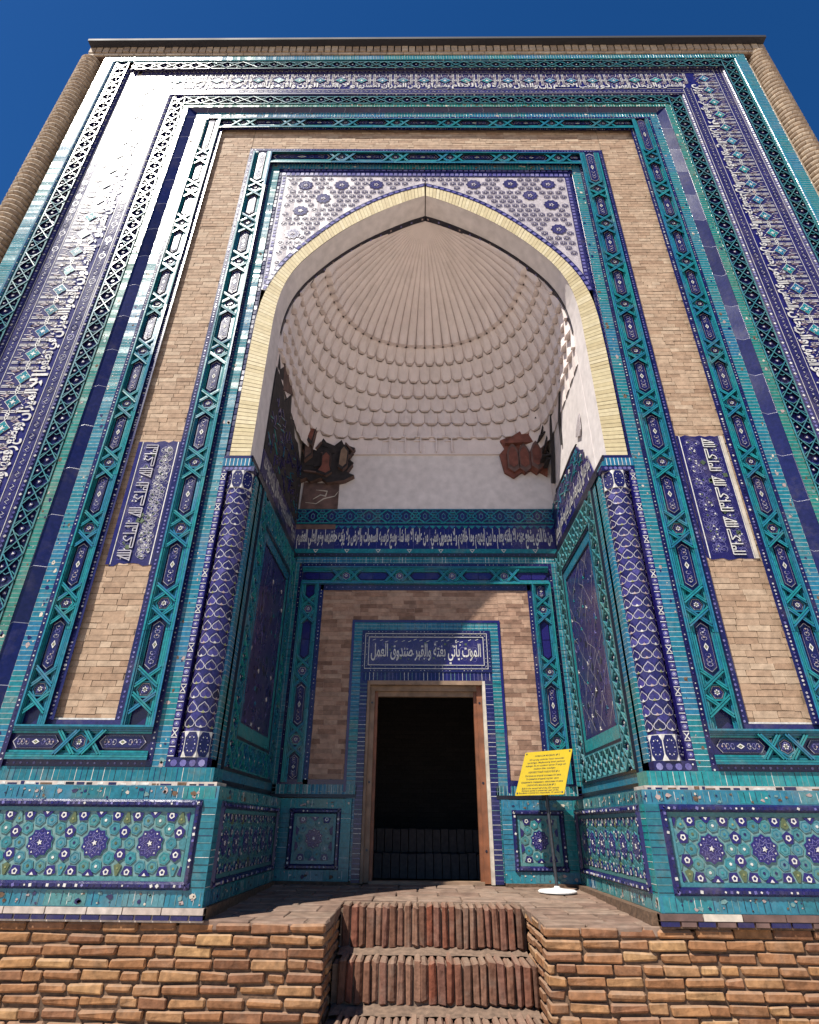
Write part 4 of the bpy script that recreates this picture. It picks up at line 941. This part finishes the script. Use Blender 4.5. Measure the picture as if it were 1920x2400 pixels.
chunk(mb, 1, [(1.16, 5.42), (1.70, 5.45), (1.74, 5.7), (1.5, 5.72), (1.3, 5.56)], .13, 'terracotta', side='terracotta')
for i in range(16):
    x = random.uniform(1.62, 1.74); z = random.uniform(5.0, 6.1); an = random.uniform(0, 3.14); l = random.uniform(.05, .12)
    mb.bar(lambda s, t, d: Vector((s, 2.17-d, t)), (x-l*math.cos(an)*.6, z-l*math.sin(an)), (min(1.75, x+l*math.cos(an)*.6), z+l*math.sin(an)), .022, .08, random.uniform(.15, .33), random.choice(('char', 'char', 'brown')))
mb.build('terracotta_muqarnas_corner', P)

# ------------------------------------------------------------------ engaged corner columns
def heart(r):
    return [(0, -.95*r), (.30*r, -.62*r), (.72*r, -.22*r), (.92*r, .22*r), (.74*r, .66*r), (.36*r, .84*r), (0, .66*r), (-.36*r, .84*r), (-.74*r, .66*r), (-.92*r, .22*r), (-.72*r, -.22*r), (-.30*r, -.62*r)]
for q in (-1, 1):
    cx, cy, R = q*1.845, .105, .118
    mb = MB()
    def Mc(s, t, d, cx=cx, cy=cy, R=R): a = s/R; return Vector((cx+(R+d)*math.sin(a), cy-(R+d)*math.cos(a), t))
    n = 28
    for i in range(n):
        s0, s1 = -math.pi*R+2*math.pi*R*i/n, -math.pi*R+2*math.pi*R*(i+1)/n
        mb.prism(Mc, [(s0, 1.22), (s1, 1.22), (s1, 3.44), (s0, 3.44)], 0, 0, 'heart')
    pw = 2*math.pi*R/8; ph = .112
    z = 1.29; r = 0
    while z < 3.42:
        for c in range(8):
            s = -math.pi*R+pw*(c+.5)
            if abs(s) > 2.5*R: continue
            hp = [(s+a*1.0, z-b*.95) for a, b in heart(.0475)]
            mb.prism(Mc, hp, 0, .005, 'heart'); mb.ribbon(Mc, hp+hp[:2], .006, .0062, 'joint')
            mb.prism(Mc, poly(3, .014, s, z-.036, 1.57), 0, .0085, random.choice(('yellow_green', 'pink', 'white')))
            x = s+pw/2
            mb.prism(Mc, [(x, z+.012+.056), (x+.036, z+.056-.002), (x+.028, z+.056-.026), (x, z+.056-.040), (x-.028, z+.056-.026), (x-.036, z+.056-.002)] if False else [(x-.041, z+.059), (x-.020, z+.080), (x-.006, z+.102), (x+.006, z+.102), (x+.020, z+.080), (x+.041, z+.059), (x+.018, z+.038), (x+.004, z+.016), (x-.004, z+.016), (x-.018, z+.038)], 0, .004, 'heart')
        z += ph; r += 1
    col = mb.build('engaged_column', P)
    for zz0, zz1, nm in ((1.03, 1.22, 'column_base'), (3.44, 3.635, 'column_capital')):   # faceted blocks with dark medallions
        m = 8; mb = MB()
        for i in range(m):
            a0, a1 = 2*math.pi*(i-.5)/m, 2*math.pi*(i+.5)/m; Rb = R+.018
            pts = lambda a, z, k=Rb, cx=cx, cy=cy: Vector((cx+k*math.sin(a), cy-k*math.cos(a), z))
            mb.face([pts(a0, zz0), pts(a1, zz0), pts(a1, zz1), pts(a0, zz1)], 'white')
            Mf = (lambda s, t, d, a0=a0, a1=a1, zz0=zz0, zz1=zz1, pts=pts, Rb=Rb: pts(a0, zz0).lerp(pts(a1, zz0), .5+s)+Vector((0, 0, t))+Vector((math.sin((a0+a1)/2), -math.cos((a0+a1)/2), 0))*d)
            h = (zz1-zz0); o8 = [(-.46, h*.25), (-.25, h*.03), (.25, h*.03), (.46, h*.25), (.46, h*.75), (.25, h*.97), (-.25, h*.97), (-.46, h*.75)]
            mb.prism(Mf, o8, 0, .004, 'navy')
            for k in range(12): mb.prism(Mf, poly(4, .05, .3*math.cos(k*.52), h/2+.3*h*math.sin(k*.52), 0, .006), .004, .006, 'lilac' if k % 2 else 'white')
        mb.face([pts(2*math.pi*(i-.5)/m, zz1) for i in range(m)], 'white'); mb.face([pts(2*math.pi*(i-.5)/m, zz0) for i in range(m)], 'white')
        mb.build(nm, col)
    mb = MB()   # tiled strip beside the column, the slot, and the blocks above and below it
    mb.box((min(q*2.02, q*1.965), -.004, .95), (max(q*2.02, q*1.965), .25, 3.70), 'cobalt')
    Mf = (lambda s, t, d, q=q: Vector((q*(1.965+t), -.004-d, s)))
    k = 40
    for i in range(k):
        z = .97+i*2.70/k
        mb.prism(Mf, [(z, .004), (z+.006, .004), (z+.006, .052), (z, .052)], 0, .003, 'white')
        if i % 5 == 3:
            for sg in (1, -1): mb.bar(Mf, (z+.01, .028-sg*.02), (z+.06, .028+sg*.02), .007, 0, .004+sg*.0004, 'white')
        else: mb.prism(Mf, poly(8, .02, z+.037, .028), 0, .003, 'lilac'); mb.prism(Mf, poly(5, .007, z+.037, .028), .003, .006, 'white')
    mb.box((min(q*1.965, q*XL), .20, .95), (max(q*1.965, q*XL), .25, 3.70), 'navy')
    mb.box((min(q*2.02, q*1.70), -.008, 3.635), (max(q*2.02, q*1.70), .24, 3.69), 'navy')
    mb.box((min(q*2.02, q*1.745), -.012, 3.692), (max(q*2.02, q*1.745), .24, 3.78), 'teal')
    mb.box((min(q*2.02, q*1.75), -.008, 3.782), (max(q*2.02, q*1.75), .24, 3.815), 'navy')
    for i in range(7): x = q*(1.76+i*.038); mb.box((x-.003, -.0145, 3.694), (x+.003, -.010, 3.778), 'white')
    for i in range(6): x = q*(1.745+i*.045); mb.prism(lambda s, t, d: Vector((s, -.008-d, t)), poly(8, .017, x, 3.662), 0, .003, 'lilac')
    mb.box((min(q*2.02, q*1.70), -.008, .95), (max(q*2.02, q*1.70), .24, 1.03), 'navy')
    for i in range(4): x = q*(1.74+i*.072); mb.prism(lambda s, t, d: Vector((s, -.008-d, t)), poly(8, .026, x, .99), 0, .003, 'lilac')
    mb.build('column_niche', P)

# ------------------------------------------------------------------ plinth with geometric panels
def girih(mb, Mp, s0, s1, t0, t1, d, unit=.40, phase=0, shaded=False):
    H = t1-t0; k = H/.43; cmm = .000926*k; c = (t0+t1)/2
    mb.prism(Mp, [(s0, t0), (s1, t0), (s1, t1), (s0, t1)], d, d+.0005, 'grout')
    def put(p, h, mat, lim=True):
        q = []
        for a, b in p: q.append((min(max(a, s0+.003), s1-.003), min(max(b, t0+.003), t1-.003)))
        if max(a for a, _ in q)-min(a for a, _ in q) < .012 or max(b for _, b in q)-min(b for _, b in q) < .012: return False
        mb.prism(Mp, q, d, d+h, mat); return True
    n0 = int(math.floor((s0-phase)/unit))-1; n1 = int(math.ceil((s1-phase)/unit))+1
    for i in range(n0, n1+1):
        x = phase+i*unit; u = lambda a: x+a*.000926*unit/.40
        if s0-.06 < x < s1+.06:
            put(starp(10, .108*k, .093*k, x, c, .314), .008, 'turq'); put(starp(10, .102*k, .086*k, x, c, .314), .011, 'cobalt')
            if s0+.08 < x < s1-.08:
                mb.ring(Mp, starp(10, .074*k, .05*k, x, c), starp(10, .068*k, .045*k, x, c), 0, d+.013, 'lilac'); mb.ring(Mp, starp(5, .055*k, .03*k, x, c), starp(5, .048*k, .025*k, x, c), 0, d+.0135, 'lilac')
                for q in range(10): mb.prism(Mp, poly(3, .008, x+.078*k*math.cos(q*.628+.3), c+.078*k*math.sin(q*.628+.3), q), d+.011, d+.0135, random.choice(('lilac', 'white')))
                mb.prism(Mp, starp(5, .02, .009, x, c), d+.011, d+.015, 'white')
        for a, b in ((48, 165), (-48, 165), (48, -165), (-48, -165), (131, 105), (-131, 105), (131, -105), (-131, -105), (164, 0), (-164, 0)):
            X, Y = u(a), c+b*cmm
            hp = poly(6, .046*k, X, Y, random.uniform(-.1, .1)+.26)
            if s0-.02 < X < s1+.02 and put(hp, .007, 'turq'):
                if s0+.04 < X < s1-.04:
                    mb.ring(Mp, shrink(hp, .80), shrink(hp, .70), 0, d+.0085, 'teal'); mb.prism(Mp, poly(5, .011*k, X, Y, random.random()), d+.007, d+.010, random.choice(('olive', 'teal', 'navy', 'white')))
        for a, b, rt in ((216, 80, 1.57), (216, -80, -1.57), (136, 203, -1.0), (296, 203, -2.1), (136, -203, 1.0), (296, -203, 2.1)):
            X, Y = u(a), c+b*cmm; pp = poly(5, .047*k, X, Y, rt)
            if s0-.02 < X < s1+.02:
                if put(shrink(pp, 1.09), .005, 'grout'): pass
                put(pp, .010, 'cobalt')
                if s0+.03 < X < s1-.03: mb.ring(Mp, poly(5, .023*k, X, Y, rt+.6), poly(5, .012*k, X, Y, rt+.6), 0, d+.0125, 'white')
        for sg in (1, -1):
            X = u(216); Y = c+sg*190*cmm
            if s0+.03 < X < s1-.03:
                vz = [(X-.030*k, Y-sg*.03*k), (X-.008*k, Y+sg*.035*k), (X+.008*k, Y+sg*.035*k), (X+.030*k, Y-sg*.03*k), (X, Y-sg*.045*k)]
                put(vz, .009, random.choice(('olive', 'olive', 'turq'))); mb.prism(Mp, poly(5, .008, X, Y-sg*.012), d+.009, d+.012, 'yellow_green')
            yv = t1 if sg > 0 else t0
            put([(x-.045*k, yv), (x+.045*k, yv), (x+.012*k, yv-sg*.042*k), (x-.012*k, yv-sg*.042*k)], .010, 'cobalt')
            if s0+.03 < x < s1-.03: mb.prism(Mp, [(x-.014, yv-sg*.004), (x+.014, yv-sg*.004), (x, yv-sg*.022)], d+.010, d+.0125, 'white')
def plinth_face(mb, pan, Mp, s0, s1, left_open=False, unit=.40, phase=0, zb=.075):
    """turquoise glazed dado with a beaded frame round a star panel; s runs along the wall"""
    zt = .83
    def rect(a, b, c, d_, dd, mat, h=.0): mb.prism(Mp, [(a, c), (b, c), (b, d_), (a, d_)], -.05, dd, mat)
    rect(s0, s1, .735, zt, 0, 'teal'); rect(s0, s1, zb, .175, 0, 'teal'); rect(s0, s0+.105, .175, .735, 0, 'teal'); rect(s1-.105, s1, .175, .735, 0, 'teal')
    # glazed header bricks: joints
    x = s0+.02
    tone = ['turq', 'teal', 'teal', 'turq']
    while x < s1-.04:
        L = random.uniform(.22, .36); e = min(x+L, s1-.005)
        for c, d_ in ((.742, zt-.006), (zb+.004, .170)):
            if random.random() < .55: mb.prism(Mp, [(x, c), (e, c), (e, d_), (x, d_)], 0, .0015, random.choice(('turq', 'turq', 'teal')))
            y = x
            while y < e-.02:
                jm = random.choice(('grout', 'grout', 'dark', 'navy', 'white', 'turq'))
                if random.random() < .8: mb.prism(Mp, [(y, c+random.uniform(0, .03)), (y+.0035, c+.005), (y+.0035, d_-random.uniform(0, .02)), (y, d_-.005)], .0015, .003, jm)
                y += .042
        x = e
    chips(mb, Mp, s0, s1, zb+.004, .172, int(18*(s1-s0)), .0032); chips(mb, Mp, s0, s1, .738, zt-.004, int(16*(s1-s0)), .0032)
    for zc in range(12):
        z = .19+zc*.045
        for a in (s0+.004, s1-.101): mb.prism(Mp, [(a, z), (a+.097, z), (a+.097, z+.0035), (a, z+.0035)], 0, .002, random.choice(('grout', 'dark', 'navy', 'white', 'turq')))
    a, b = s0+.105, s1-.105
    fw = .05
    def bead(sa, sb, ta, tb, horiz):
        # rounded dark bead, three facets
        for k, (f0, f1, h0, h1) in enumerate(((0, .3, 0, .022), (.3, .7, .022, .022), (.7, 1, .022, 0))):
            if horiz: P_ = [(sa, ta+(tb-ta)*f0, h0), (sb, ta+(tb-ta)*f0, h0), (sb, ta+(tb-ta)*f1, h1), (sa, ta+(tb-ta)*f1, h1)]
            else: P_ = [(sa+(sb-sa)*f0, ta, h0), (sa+(sb-sa)*f0, tb, h0), (sa+(sb-sa)*f1, tb, h1), (sa+(sb-sa)*f1, ta, h1)]
            mb.face([Mp(*p) for p in P_], 'navy')
        L = (sb-sa) if horiz else (tb-ta); n = int(L/.04)
        for i in range(n):
            c = (i+.5)*L/n
            s_, t_ = (sa+c, (ta+tb)/2) if horiz else ((sa+sb)/2, ta+c)
            mb.prism(Mp, poly(4, .012*random.uniform(.6, 1.2), s_, t_, random.random()), .022, .026, random.choice(('lilac', 'white', 'cobalt', 'navy')))
    bead(a, b, .735-fw, .735, True); bead(a, b, .175, .175+fw, True); bead(a, a+fw, .175, .735, False); bead(b-fw, b, .175, .735, False)
    rr = .028; a2, b2 = a+fw, b-fw; c2, d2 = .175+fw, .735-fw
    for A, B, C_, D_ in ((a2, b2, d2-rr, d2), (a2, b2, c2, c2+rr), (a2, a2+rr, c2+rr, d2-rr), (b2-rr, b2, c2+rr, d2-rr)): mb.prism(Mp, [(A, C_), (B, C_), (B, D_), (A, D_)], -.03, -.008, 'turq')
    girih(pan, Mp, a2+rr, b2-rr, c2+rr, d2-rr, -.014, unit, phase)
for q in (-1, 1):
    mb = MB(); pan = MB(); yf = .05; xe = 1.56
    Mp = (lambda s, t, d, q=q, yf=yf: Vector((q*s, -yf-d, t)))
    plinth_face(mb, pan, Mp, xe+.002, 5.6, phase=2.006-.0 if q < 0 else 1.985, unit=.3985 if q < 0 else .371)
    mb.box((min(q*(xe+.045), q*5.6), -yf+.045, .0), (max(q*(xe+.045), q*5.6), .2, .82), 'teal')
    # stepped ledges above
    mb.box((min(q*(xe+.03), q*5.6), -.038, .8305), (max(q*(xe+.03), q*5.6), .2, .858), 'white_brick')
    mb.box((min(q*(xe+.07), q*5.6), -.022, .858), (max(q*(xe+.07), q*5.6), .2, .958), 'teal')
    i = 0; x = xe+.09
    while x < 5.5:
        mb.box((min(q*x, q*(x+.004)), -.0235, .862), (max(q*x, q*(x+.004)), -.02, .954), random.choice(('grout', 'white', 'navy', 'dark', 'turq'))); x += .043
        i += 1
    x = xe+.05
    while x < 5.4:
        w = random.uniform(.015, .09); mb.box((min(q*x, q*(x+w)), -.0395, .834), (max(q*x, q*(x+w)), -.03, .834+random.uniform(.008, .022)), random.choice(('dark', 'navy', 'white', 'navy', 'mortar'))); x += w+random.uniform(.004, .05)
    Mi = (lambda s, t, d, q=q, xe=xe: Vector((q*(xe-d), s, t)))
    plinth_face(mb, pan, Mi, -.046, 2.14, phase=.28, unit=.31)
    Mk = (lambda s, t, d, q=q: Vector((q*s, 2.14-d, t)))
    plinth_face(mb, pan, Mk, .80, 1.558, phase=1.18, unit=.40)
    mb.box((min(q*1.60, q*1.72), .0, .0), (max(q*1.60, q*1.72), 2.2, .8275), 'teal'); mb.box((min(q*.80, q*1.6), 2.16, .0), (max(q*.80, q*1.6), 2.24, .8275), 'teal')
    mb.box((min(q*1.50, q*1.72), -.0, -.02), (max(q*1.535, q*1.72), 2.14, .075), 'mortar'); mb.box((min(q*.80, q*1.6), 2.11, .0), (max(q*.80, q*1.6), 2.2, .075), 'mortar')
    o = mb.build('glazed_plinth', P); pan.build('star_mosaic_panel', o)
# pale and navy edging bricks under the plinth
for q in (-1, 1):
    mb = MB(); x = 1.545
    while x < 5.6:
        w = random.uniform(.24, .30)
        mb.box((min(q*x, q*(x+w-.008)), -.062, .034), (max(q*x, q*(x+w-.008)), .1, .073), 'white_brick' if q < 0 else random.choice(('brown', 'trim', 'brown'))); x += w
    x = 1.545
    while x < 5.6:
        w = random.uniform(.10, .14)
        mb.box((min(q*x, q*(x+w-.014)), -.058, .002), (max(q*x, q*(x+w-.014)), .1, .031), 'navy' if q < 0 or random.random() < .6 else 'brown'); x += w
    mb.box((min(q*1.545, q*5.6), -.045, -.01), (max(q*1.545, q*5.6), .1, .07), 'white_brick' if q < 0 else 'mortar')
    mb.build('edging_course', P)
# ------------------------------------------------------------------ corner turrets of stacked round brick, cornice, body
for q in (-1, 1):
    mb = MB(); R = .158; cx = q*(5.235 if q > 0 else 5.365); cyy = -.07
    z = .9; i = 0
    zt = 11.36 if q < 0 else 11.22
    while z < zt:
        h = .088
        for k in range(11):
            a0, a1 = 2*math.pi*k/11+i*.31, 2*math.pi*(k+.97)/11+i*.31; tl = random.uniform(-.004, .004)
            g = []
            for zz, rr_ in ((z+tl, R-.028), (z+.018+tl, R-.002), (z+h*.5, R+.008), (z+h-.024, R), (z+h-.010, R-.028)):
                g.append([Vector((cx+rr_*math.cos(a), cyy+rr_*math.sin(a), zz)) for a in (a0, (a0+a1)/2, a1)])
            base = len(mb.v)
            mb.mesh([v for r_ in g for v in r_], [(r_*3+c_, r_*3+c_+1, r_*3+c_+4, r_*3+c_+3) for r_ in range(4) for c_ in range(2)], 'cornice_brick')
        z += h; i += 1
    n = 20
    for k in range(n):
        a0, a1 = 2*math.pi*k/n, 2*math.pi*(k+1)/n; r_ = R-.026
        mb.face([(cx+r_*math.cos(a0), cyy+r_*math.sin(a0), .9), (cx+r_*math.cos(a1), cyy+r_*math.sin(a1), .9), (cx+r_*math.cos(a1), cyy+r_*math.sin(a1), zt), (cx+r_*math.cos(a0), cyy+r_*math.sin(a0), zt)], 'mortar')
    mb.build('round_brick_corner_column', P)
XC0, XC1 = -5.39, 5.335; zc = 11.315; TILT = -.0158
def tilted(mb): mb.v = [(x, y, z+TILT*x) for x, y, z in mb.v]; return mb
mb = MB(); x = XC0
while x < XC1:
    w = random.uniform(.24, .27); mb.box((x, -.19, zc), (min(x+w-.008, XC1), .3, zc+.054), 'cornice_brick'); x += w
x = XC0
while x < XC1:
    w = .112; mb.box((x, -.205+random.uniform(-.006, .006), zc+.062), (min(x+w-.020, XC1), .3, zc+.205), 'cornice_brick'); x += w
mb.box((XC0, -.165, zc-.04), (XC1, .3, zc+.208), 'mortar')
tilted(mb).build('brick_cornice', P)
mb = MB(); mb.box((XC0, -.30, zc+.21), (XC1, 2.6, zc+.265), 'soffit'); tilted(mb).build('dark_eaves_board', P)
# masonry body behind the tiles, enclosing the recess
mb = MB(); zt = zc
def body(lo, hi): mb.box(lo, hi, 'earth')
for q in (-1, 1):
    body((min(q*2.05, q*5.1), .03, -.02), (max(q*2.05, q*5.1), 2.5, zt-.05))
    body((min(q*1.80, q*2.05), .26, -.02), (max(q*1.80, q*2.05), 2.5, zt))
    for a, d in ((3.72, -.06), (4.15, -.09), (4.98, -.12)):
        body((min(q*a*.985, q*5.06), d, .9), (max(q*a*.985, q*5.06), .03, zt-.3))
    body((min(q*3.4, q*5.25), -.1, -.02), (max(q*3.4, q*5.25), .03, .9)) if False else None
body((-2.05, .03, 8.3), (2.05, 2.5, zt)); body((-1.8, 2.24, 2.3), (1.8, 2.48, 8.3)); body((-1.8, 2.24, -.02), (-.70, 2.48, 2.3)); body((.71, 2.24, -.02), (1.8, 2.48, 2.3))
for a in (3.35, 3.62, 3.95, 4.6, 4.9, 5.06):
    pass
mb.build('masonry_body', P)

# ------------------------------------------------------------------ information sign
sg = thing('information_sign', 'tilted yellow information sign on a thin dark pole with a round white base', 'sign', (1.215, 1.66, .045))
mb = MB(); n = 32; bx, by, bz = 1.215, 1.66, .046
prof = [(.178, 0), (.178, .010), (.165, .018), (.08, .026), (.03, .034), (.022, .05)]
for (r0, h0), (r1, h1) in zip(prof, prof[1:]):
    for k in range(n):
        a0, a1 = 2*math.pi*k/n, 2*math.pi*(k+1)/n
        mb.face([(bx+r0*math.cos(a0), by+r0*math.sin(a0), bz+h0), (bx+r0*math.cos(a1), by+r0*math.sin(a1), bz+h0), (bx+r1*math.cos(a1), by+r1*math.sin(a1), bz+h1), (bx+r1*math.cos(a0), by+r1*math.sin(a0), bz+h1)], 'base_white')
mb.build('round_base', sg, smooth=True)
psi, tau, bw, bh = .7636, .5325, .573, .498
e = Vector((math.cos(psi), -math.sin(psi), 0)); bk = Vector((math.sin(psi), math.cos(psi), 0)); uv_ = bk*math.sin(tau)+Vector((0, 0, math.cos(tau))); nr = e.cross(uv_); C0 = Vector((1.198, 1.70, 1.072))
if nr.y > 0: nr = -nr
mb = MB()
top = C0-nr*.02-uv_*.02
for (p, q, r) in ((Vector((bx, by, bz+.04)), top, .016),):
    for k in range(16):
        a0, a1 = 2*math.pi*k/16, 2*math.pi*(k+1)/16; f = lambda c, a: c+Vector((r*math.cos(a), r*math.sin(a), 0))
        mb.face([f(p, a0), f(p, a1), f(q, a1), f(q, a0)], 'steel')
mb.build('pole', sg, smooth=True)
Mg = lambda s, t, d: C0+e*s+uv_*t+nr*d
mb = MB(); R_ = .012
corner = []
for cx_, cy_, a0 in ((bw/2-R_, bh/2-R_, 0), (-bw/2+R_, bh/2-R_, 90), (-bw/2+R_, -bh/2+R_, 180), (bw/2-R_, -bh/2+R_, 270)):
    corner += [(cx_+R_*math.cos(math.radians(a0+k*30)), cy_+R_*math.sin(math.radians(a0+k*30))) for k in range(4)]
mb.prism(Mg, corner, -.005, 0, 'sign'); mb.prism(Mg, [(-.06, -.1), (.06, -.1), (.06, .1), (-.06, .1)], -.02, -.006, 'steel')
bd = mb.build('sign_board', sg)
for x, y in ((-.262, .225), (.262, .225), (-.262, -.225), (.262, -.225)):
    mb = MB(); mb.prism(Mg, poly(10, .009, x, y), 0, .005, 'steel'); mb.build('sign_screw', bd)
mb = MB()
LINES = [("NOMA’LUM MAQBARA № 2", .185, .30), ("XIV asrning oxirlarida Temur tomonidan", .142, .42), ("qurdirilgan. Maqbaraning kirish peshtoqi", .107, .45), ("saqlangan. Bu yer poydevori qisman XI asrga oid", .072, .48), ("maqbara bilan tutashgan", .037, .26),
 ("НЕИЗВЕСТНЫЙ МАВЗОЛЕЙ № 2", -.005, .37), ("Построен во второй половине XIV века.", -.045, .43), ("Сохранился входной портал, часть", -.080, .39), ("фундамента соединена с мавзолеем XI века", -.115, .49),
 ("UNKNOWN MAUSOLEUM № 2", -.150, .34), ("Built in the second half of the XIV century.", -.183, .44), ("Entrance portal is preserved, part of the", -.208, .43), ("foundation is joined to a mausoleum, XI century", -.232, .49)]
for t_, y, wd in LINES:
    v, f = text2d(t_, .012, 2); xs = [p[0] for p in v]; x0, x1 = min(xs), max(xs); k = wd/(x1-x0); ky = min(k, .030)
    mb.mesh([Mg((p[0]-x0)*k-wd/2, y+p[1]*.028 if abs(y) > .0 else 0, .0012) for p in v], f, 'ink')
mb.build('sign_lettering', bd)

# ------------------------------------------------------------------ brick walls, steps, platform
def brick(mb, lo, hi, mat, j=.004, bev=.007):
    """one worn brick: bevelled block with jittered corners (8 corners cut)"""
    x0, y0, z0 = lo; x1, y1, z1 = hi; r = lambda: random.uniform(-j, j)
    bm = bev*random.uniform(.7, 1.5); vs = []; idx = {}
    for X, (xa, sx) in enumerate(((x0, 1), (x1, -1))):
        for Y, (ya, sy) in enumerate(((y0, 1), (y1, -1))):
            for Z_, (za, sz) in enumerate(((z0, 1), (z1, -1))):
                b = bm*random.uniform(.6, 1.8); dx, dy, dz = r(), r(), r()
                for ax in range(3):
                    p = [xa+dx, ya+dy, za+dz]
                    for o_, s_ in ((0, sx), (1, sy), (2, sz)):
                        if o_ != ax: p[o_] += s_*b
                    # vertex lies on the face normal to ax
                    idx[(X, Y, Z_, ax)] = len(vs); vs.append(tuple(p))
    F = []
    c = [(0,0),(1,0),(1,1),(0,1)]
    for ax in range(3):
        for s in (0, 1):
            q = []
            for a, b in c:
                k = [0,0,0]; k[ax] = s; k[(ax+1) % 3] = a; k[(ax+2) % 3] = b; q.append(idx[(*k, ax)])
            F.append(tuple(q))
    for ax in range(3):   # edges parallel to ax
        u, w = (ax+1) % 3, (ax+2) % 3
        for a in (0, 1):
            for b in (0, 1):
                k0 = [0,0,0]; k0[ax] = 0; k0[u] = a; k0[w] = b; k1 = list(k0); k1[ax] = 1
                F.append((idx[(*k0, u)], idx[(*k1, u)], idx[(*k1, w)], idx[(*k0, w)]))
    for X in (0, 1):
        for Y in (0, 1):
            for Z_ in (0, 1): F.append((idx[(X,Y,Z_,0)], idx[(X,Y,Z_,1)], idx[(X,Y,Z_,2)]))
    mb.mesh(vs, F, mat)
GZ = -1.02
CP = .0665
def wall(q, xin, xout, name, label, inner_z=None):
    t = thing(name, label, 'brick wall', (q*3, .3, GZ)); mb = MB(); row = 0; z = -.012
    while z > GZ:
        x = xin-(.13 if row % 2 else 0)
        first = True
        while x < xout:
            w = random.choice((.255, .26, .25, .25, .245, .19, .13)) if row else random.choice((.26, .25))
            a = max(x, xin); b = x+w
            if b-a > .04:
                jut = random.uniform(-.010, .012); hh = CP-random.uniform(.010, .020)
                zz = z+random.uniform(-.004, .004)
                gap = random.uniform(.006, .018)
                brick(mb, (min(q*a, q*(b-gap)), -.03+jut, zz-hh), (max(q*a, q*(b-gap)), .12, zz), 'wall_brick')
            x = b
        z -= CP; row += 1
    # return wall of the stair notch
    row = 0; z = -.012
    while z > GZ:
        y = .125-(.0 if row % 2 else -.10)
        while y < 1.0:
            w = .26; yy = y+w-.012
            brick(mb, (min(q*xin, q*(xin+.10))+random.uniform(-.006, .006), y, z-CP+.015), (max(q*xin, q*(xin+.10)), min(yy, 1.05), z), 'wall_brick')
            y += w
        z -= CP; row += 1
    mb.build('brick_courses', t)
    mb = MB(); mb.box((min(q*(xin+.02), q*xout), -.006, GZ-.1), (max(q*(xin+.02), q*xout), 1.0, -.03), 'mortar'); mb.build('mortar_core', t)
    return t
wall(-1, .71, 5.8, 'brick_wall', 'weathered brown brick retaining wall below the shaded side of the recess')
wall(1, .765, 5.8, 'brick_wall', 'weathered ochre brick retaining wall on the yellow sign side of the steps')
# steps: bricks set on edge
st = thing('brick_steps', 'worn brick steps with bricks set on edge, between the two retaining walls', 'steps', (.03, .4, GZ))
LEV = [(.76, .99, .022, -.265, -.70, .765), (.40, .78, -.272, -.53, -.70, .765), (.02, .44, -.545, -.80, -.70, .765), (-.36, .06, -.81, -1.02, -.70, .765)]
for k, (yf, yb2, zt_, zb_, xa, xb) in enumerate(LEV):
    mb = MB(); x = xa+.02+(.02*k)
    while x < xb-.03:
        w = random.uniform(.052, .066); gap = random.uniform(.004, .014); sk = (.0 if k else .05)*(x/.7)
        yy = yf+random.uniform(-.012, .012)-(.06*max(0, x)/.7 if k == 0 else .05*max(0, x)/.7)
        zz = zt_+random.uniform(-.010, .006)
        brick(mb, (x, yy, zb_+random.uniform(0, .02)), (min(x+w-gap, xb), yb2, zz), 'step_brick', .005, .009)
        x += w
    mb.box((xa, yf+.03, zb_-.03), (xb, yb2, zt_-.03), 'dust')
    mb.build('step', st)
for yf, yb2, z in ((.60, .80, -.262), (.24, .44, -.537)):   # dust and mortar gathered on the treads
    nx = 24; mb = MB()
    for i in range(nx):
        x0, x1 = -.69+1.44*i/nx, -.69+1.44*(i+1)/nx; h0, h1 = [.010*math.sin(j*1.7)+.006*math.sin(j*3.1) for j in (i, i+1)]
        mb.face([(x0, yf+h0*2, z-.012), (x1, yf+h1*2, z-.012), (x1, yb2, z+.012+h1), (x0, yb2, z+.012+h0)], 'dust')
    mb.build('tread_mortar', st)
# platform paving inside the recess
pv = MB()
def fl(y): return .0+.022*max(0, y)
nx = 0; y = -.02; row = 0
while y < 2.5:
    x = -1.62+(.19 if row % 2 else 0)-.37; dpt = .30 if row else .20
    while x < 1.66:
        a, b = max(x, -1.62), min(x+.38, 1.66); c, d_ = y, min(y+dpt, 2.5)
        if b-a > .05:
            segs = [(a, b)]
            if c < .98 and d_ > -.1 :   # keep clear of the stair notch
                segs = []
                if a < -.70: segs.append((a, min(b, -.70)))
                if b > .765: segs.append((max(a, .765), b))
                if c >= .97: segs = [(a, b)]
            for s0, s1 in segs:
                if s1-s0 < .03: continue
                h = random.uniform(-.004, .003)
                brick(pv, (s0+.004, c+.004, fl(c)-.06+h), (s1-.004, d_-.003, fl((c+d_)/2)+h), 'paving', .003, .006)
        x += .38
    y += dpt; row += 1
pv.box((-1.62, 1.0, -.2), (1.66, 2.5, .012), 'dust')
pv.box((-1.62, .0, -.2), (-.72, 1.0, -.006), 'dust'); pv.box((.785, .0, -.2), (1.66, 1.0, -.006), 'dust')
o = pv.build('platform_paving'); o['kind'] = 'structure'
mb = MB(); mb.face([(-.70, .96, .012), (.77, .96, .012), (.77, 1.04, .016), (-.70, 1.04, .016)], 'dust')
# street ground to the horizon
g = MB(); g.face([(-900, -900, GZ), (900, -900, GZ), (900, 900, GZ), (-900, 900, GZ)], 'ground', [(-900, -900), (900, -900), (900, 900), (-900, 900)])
o = g.build('ground'); o['kind'] = 'structure'
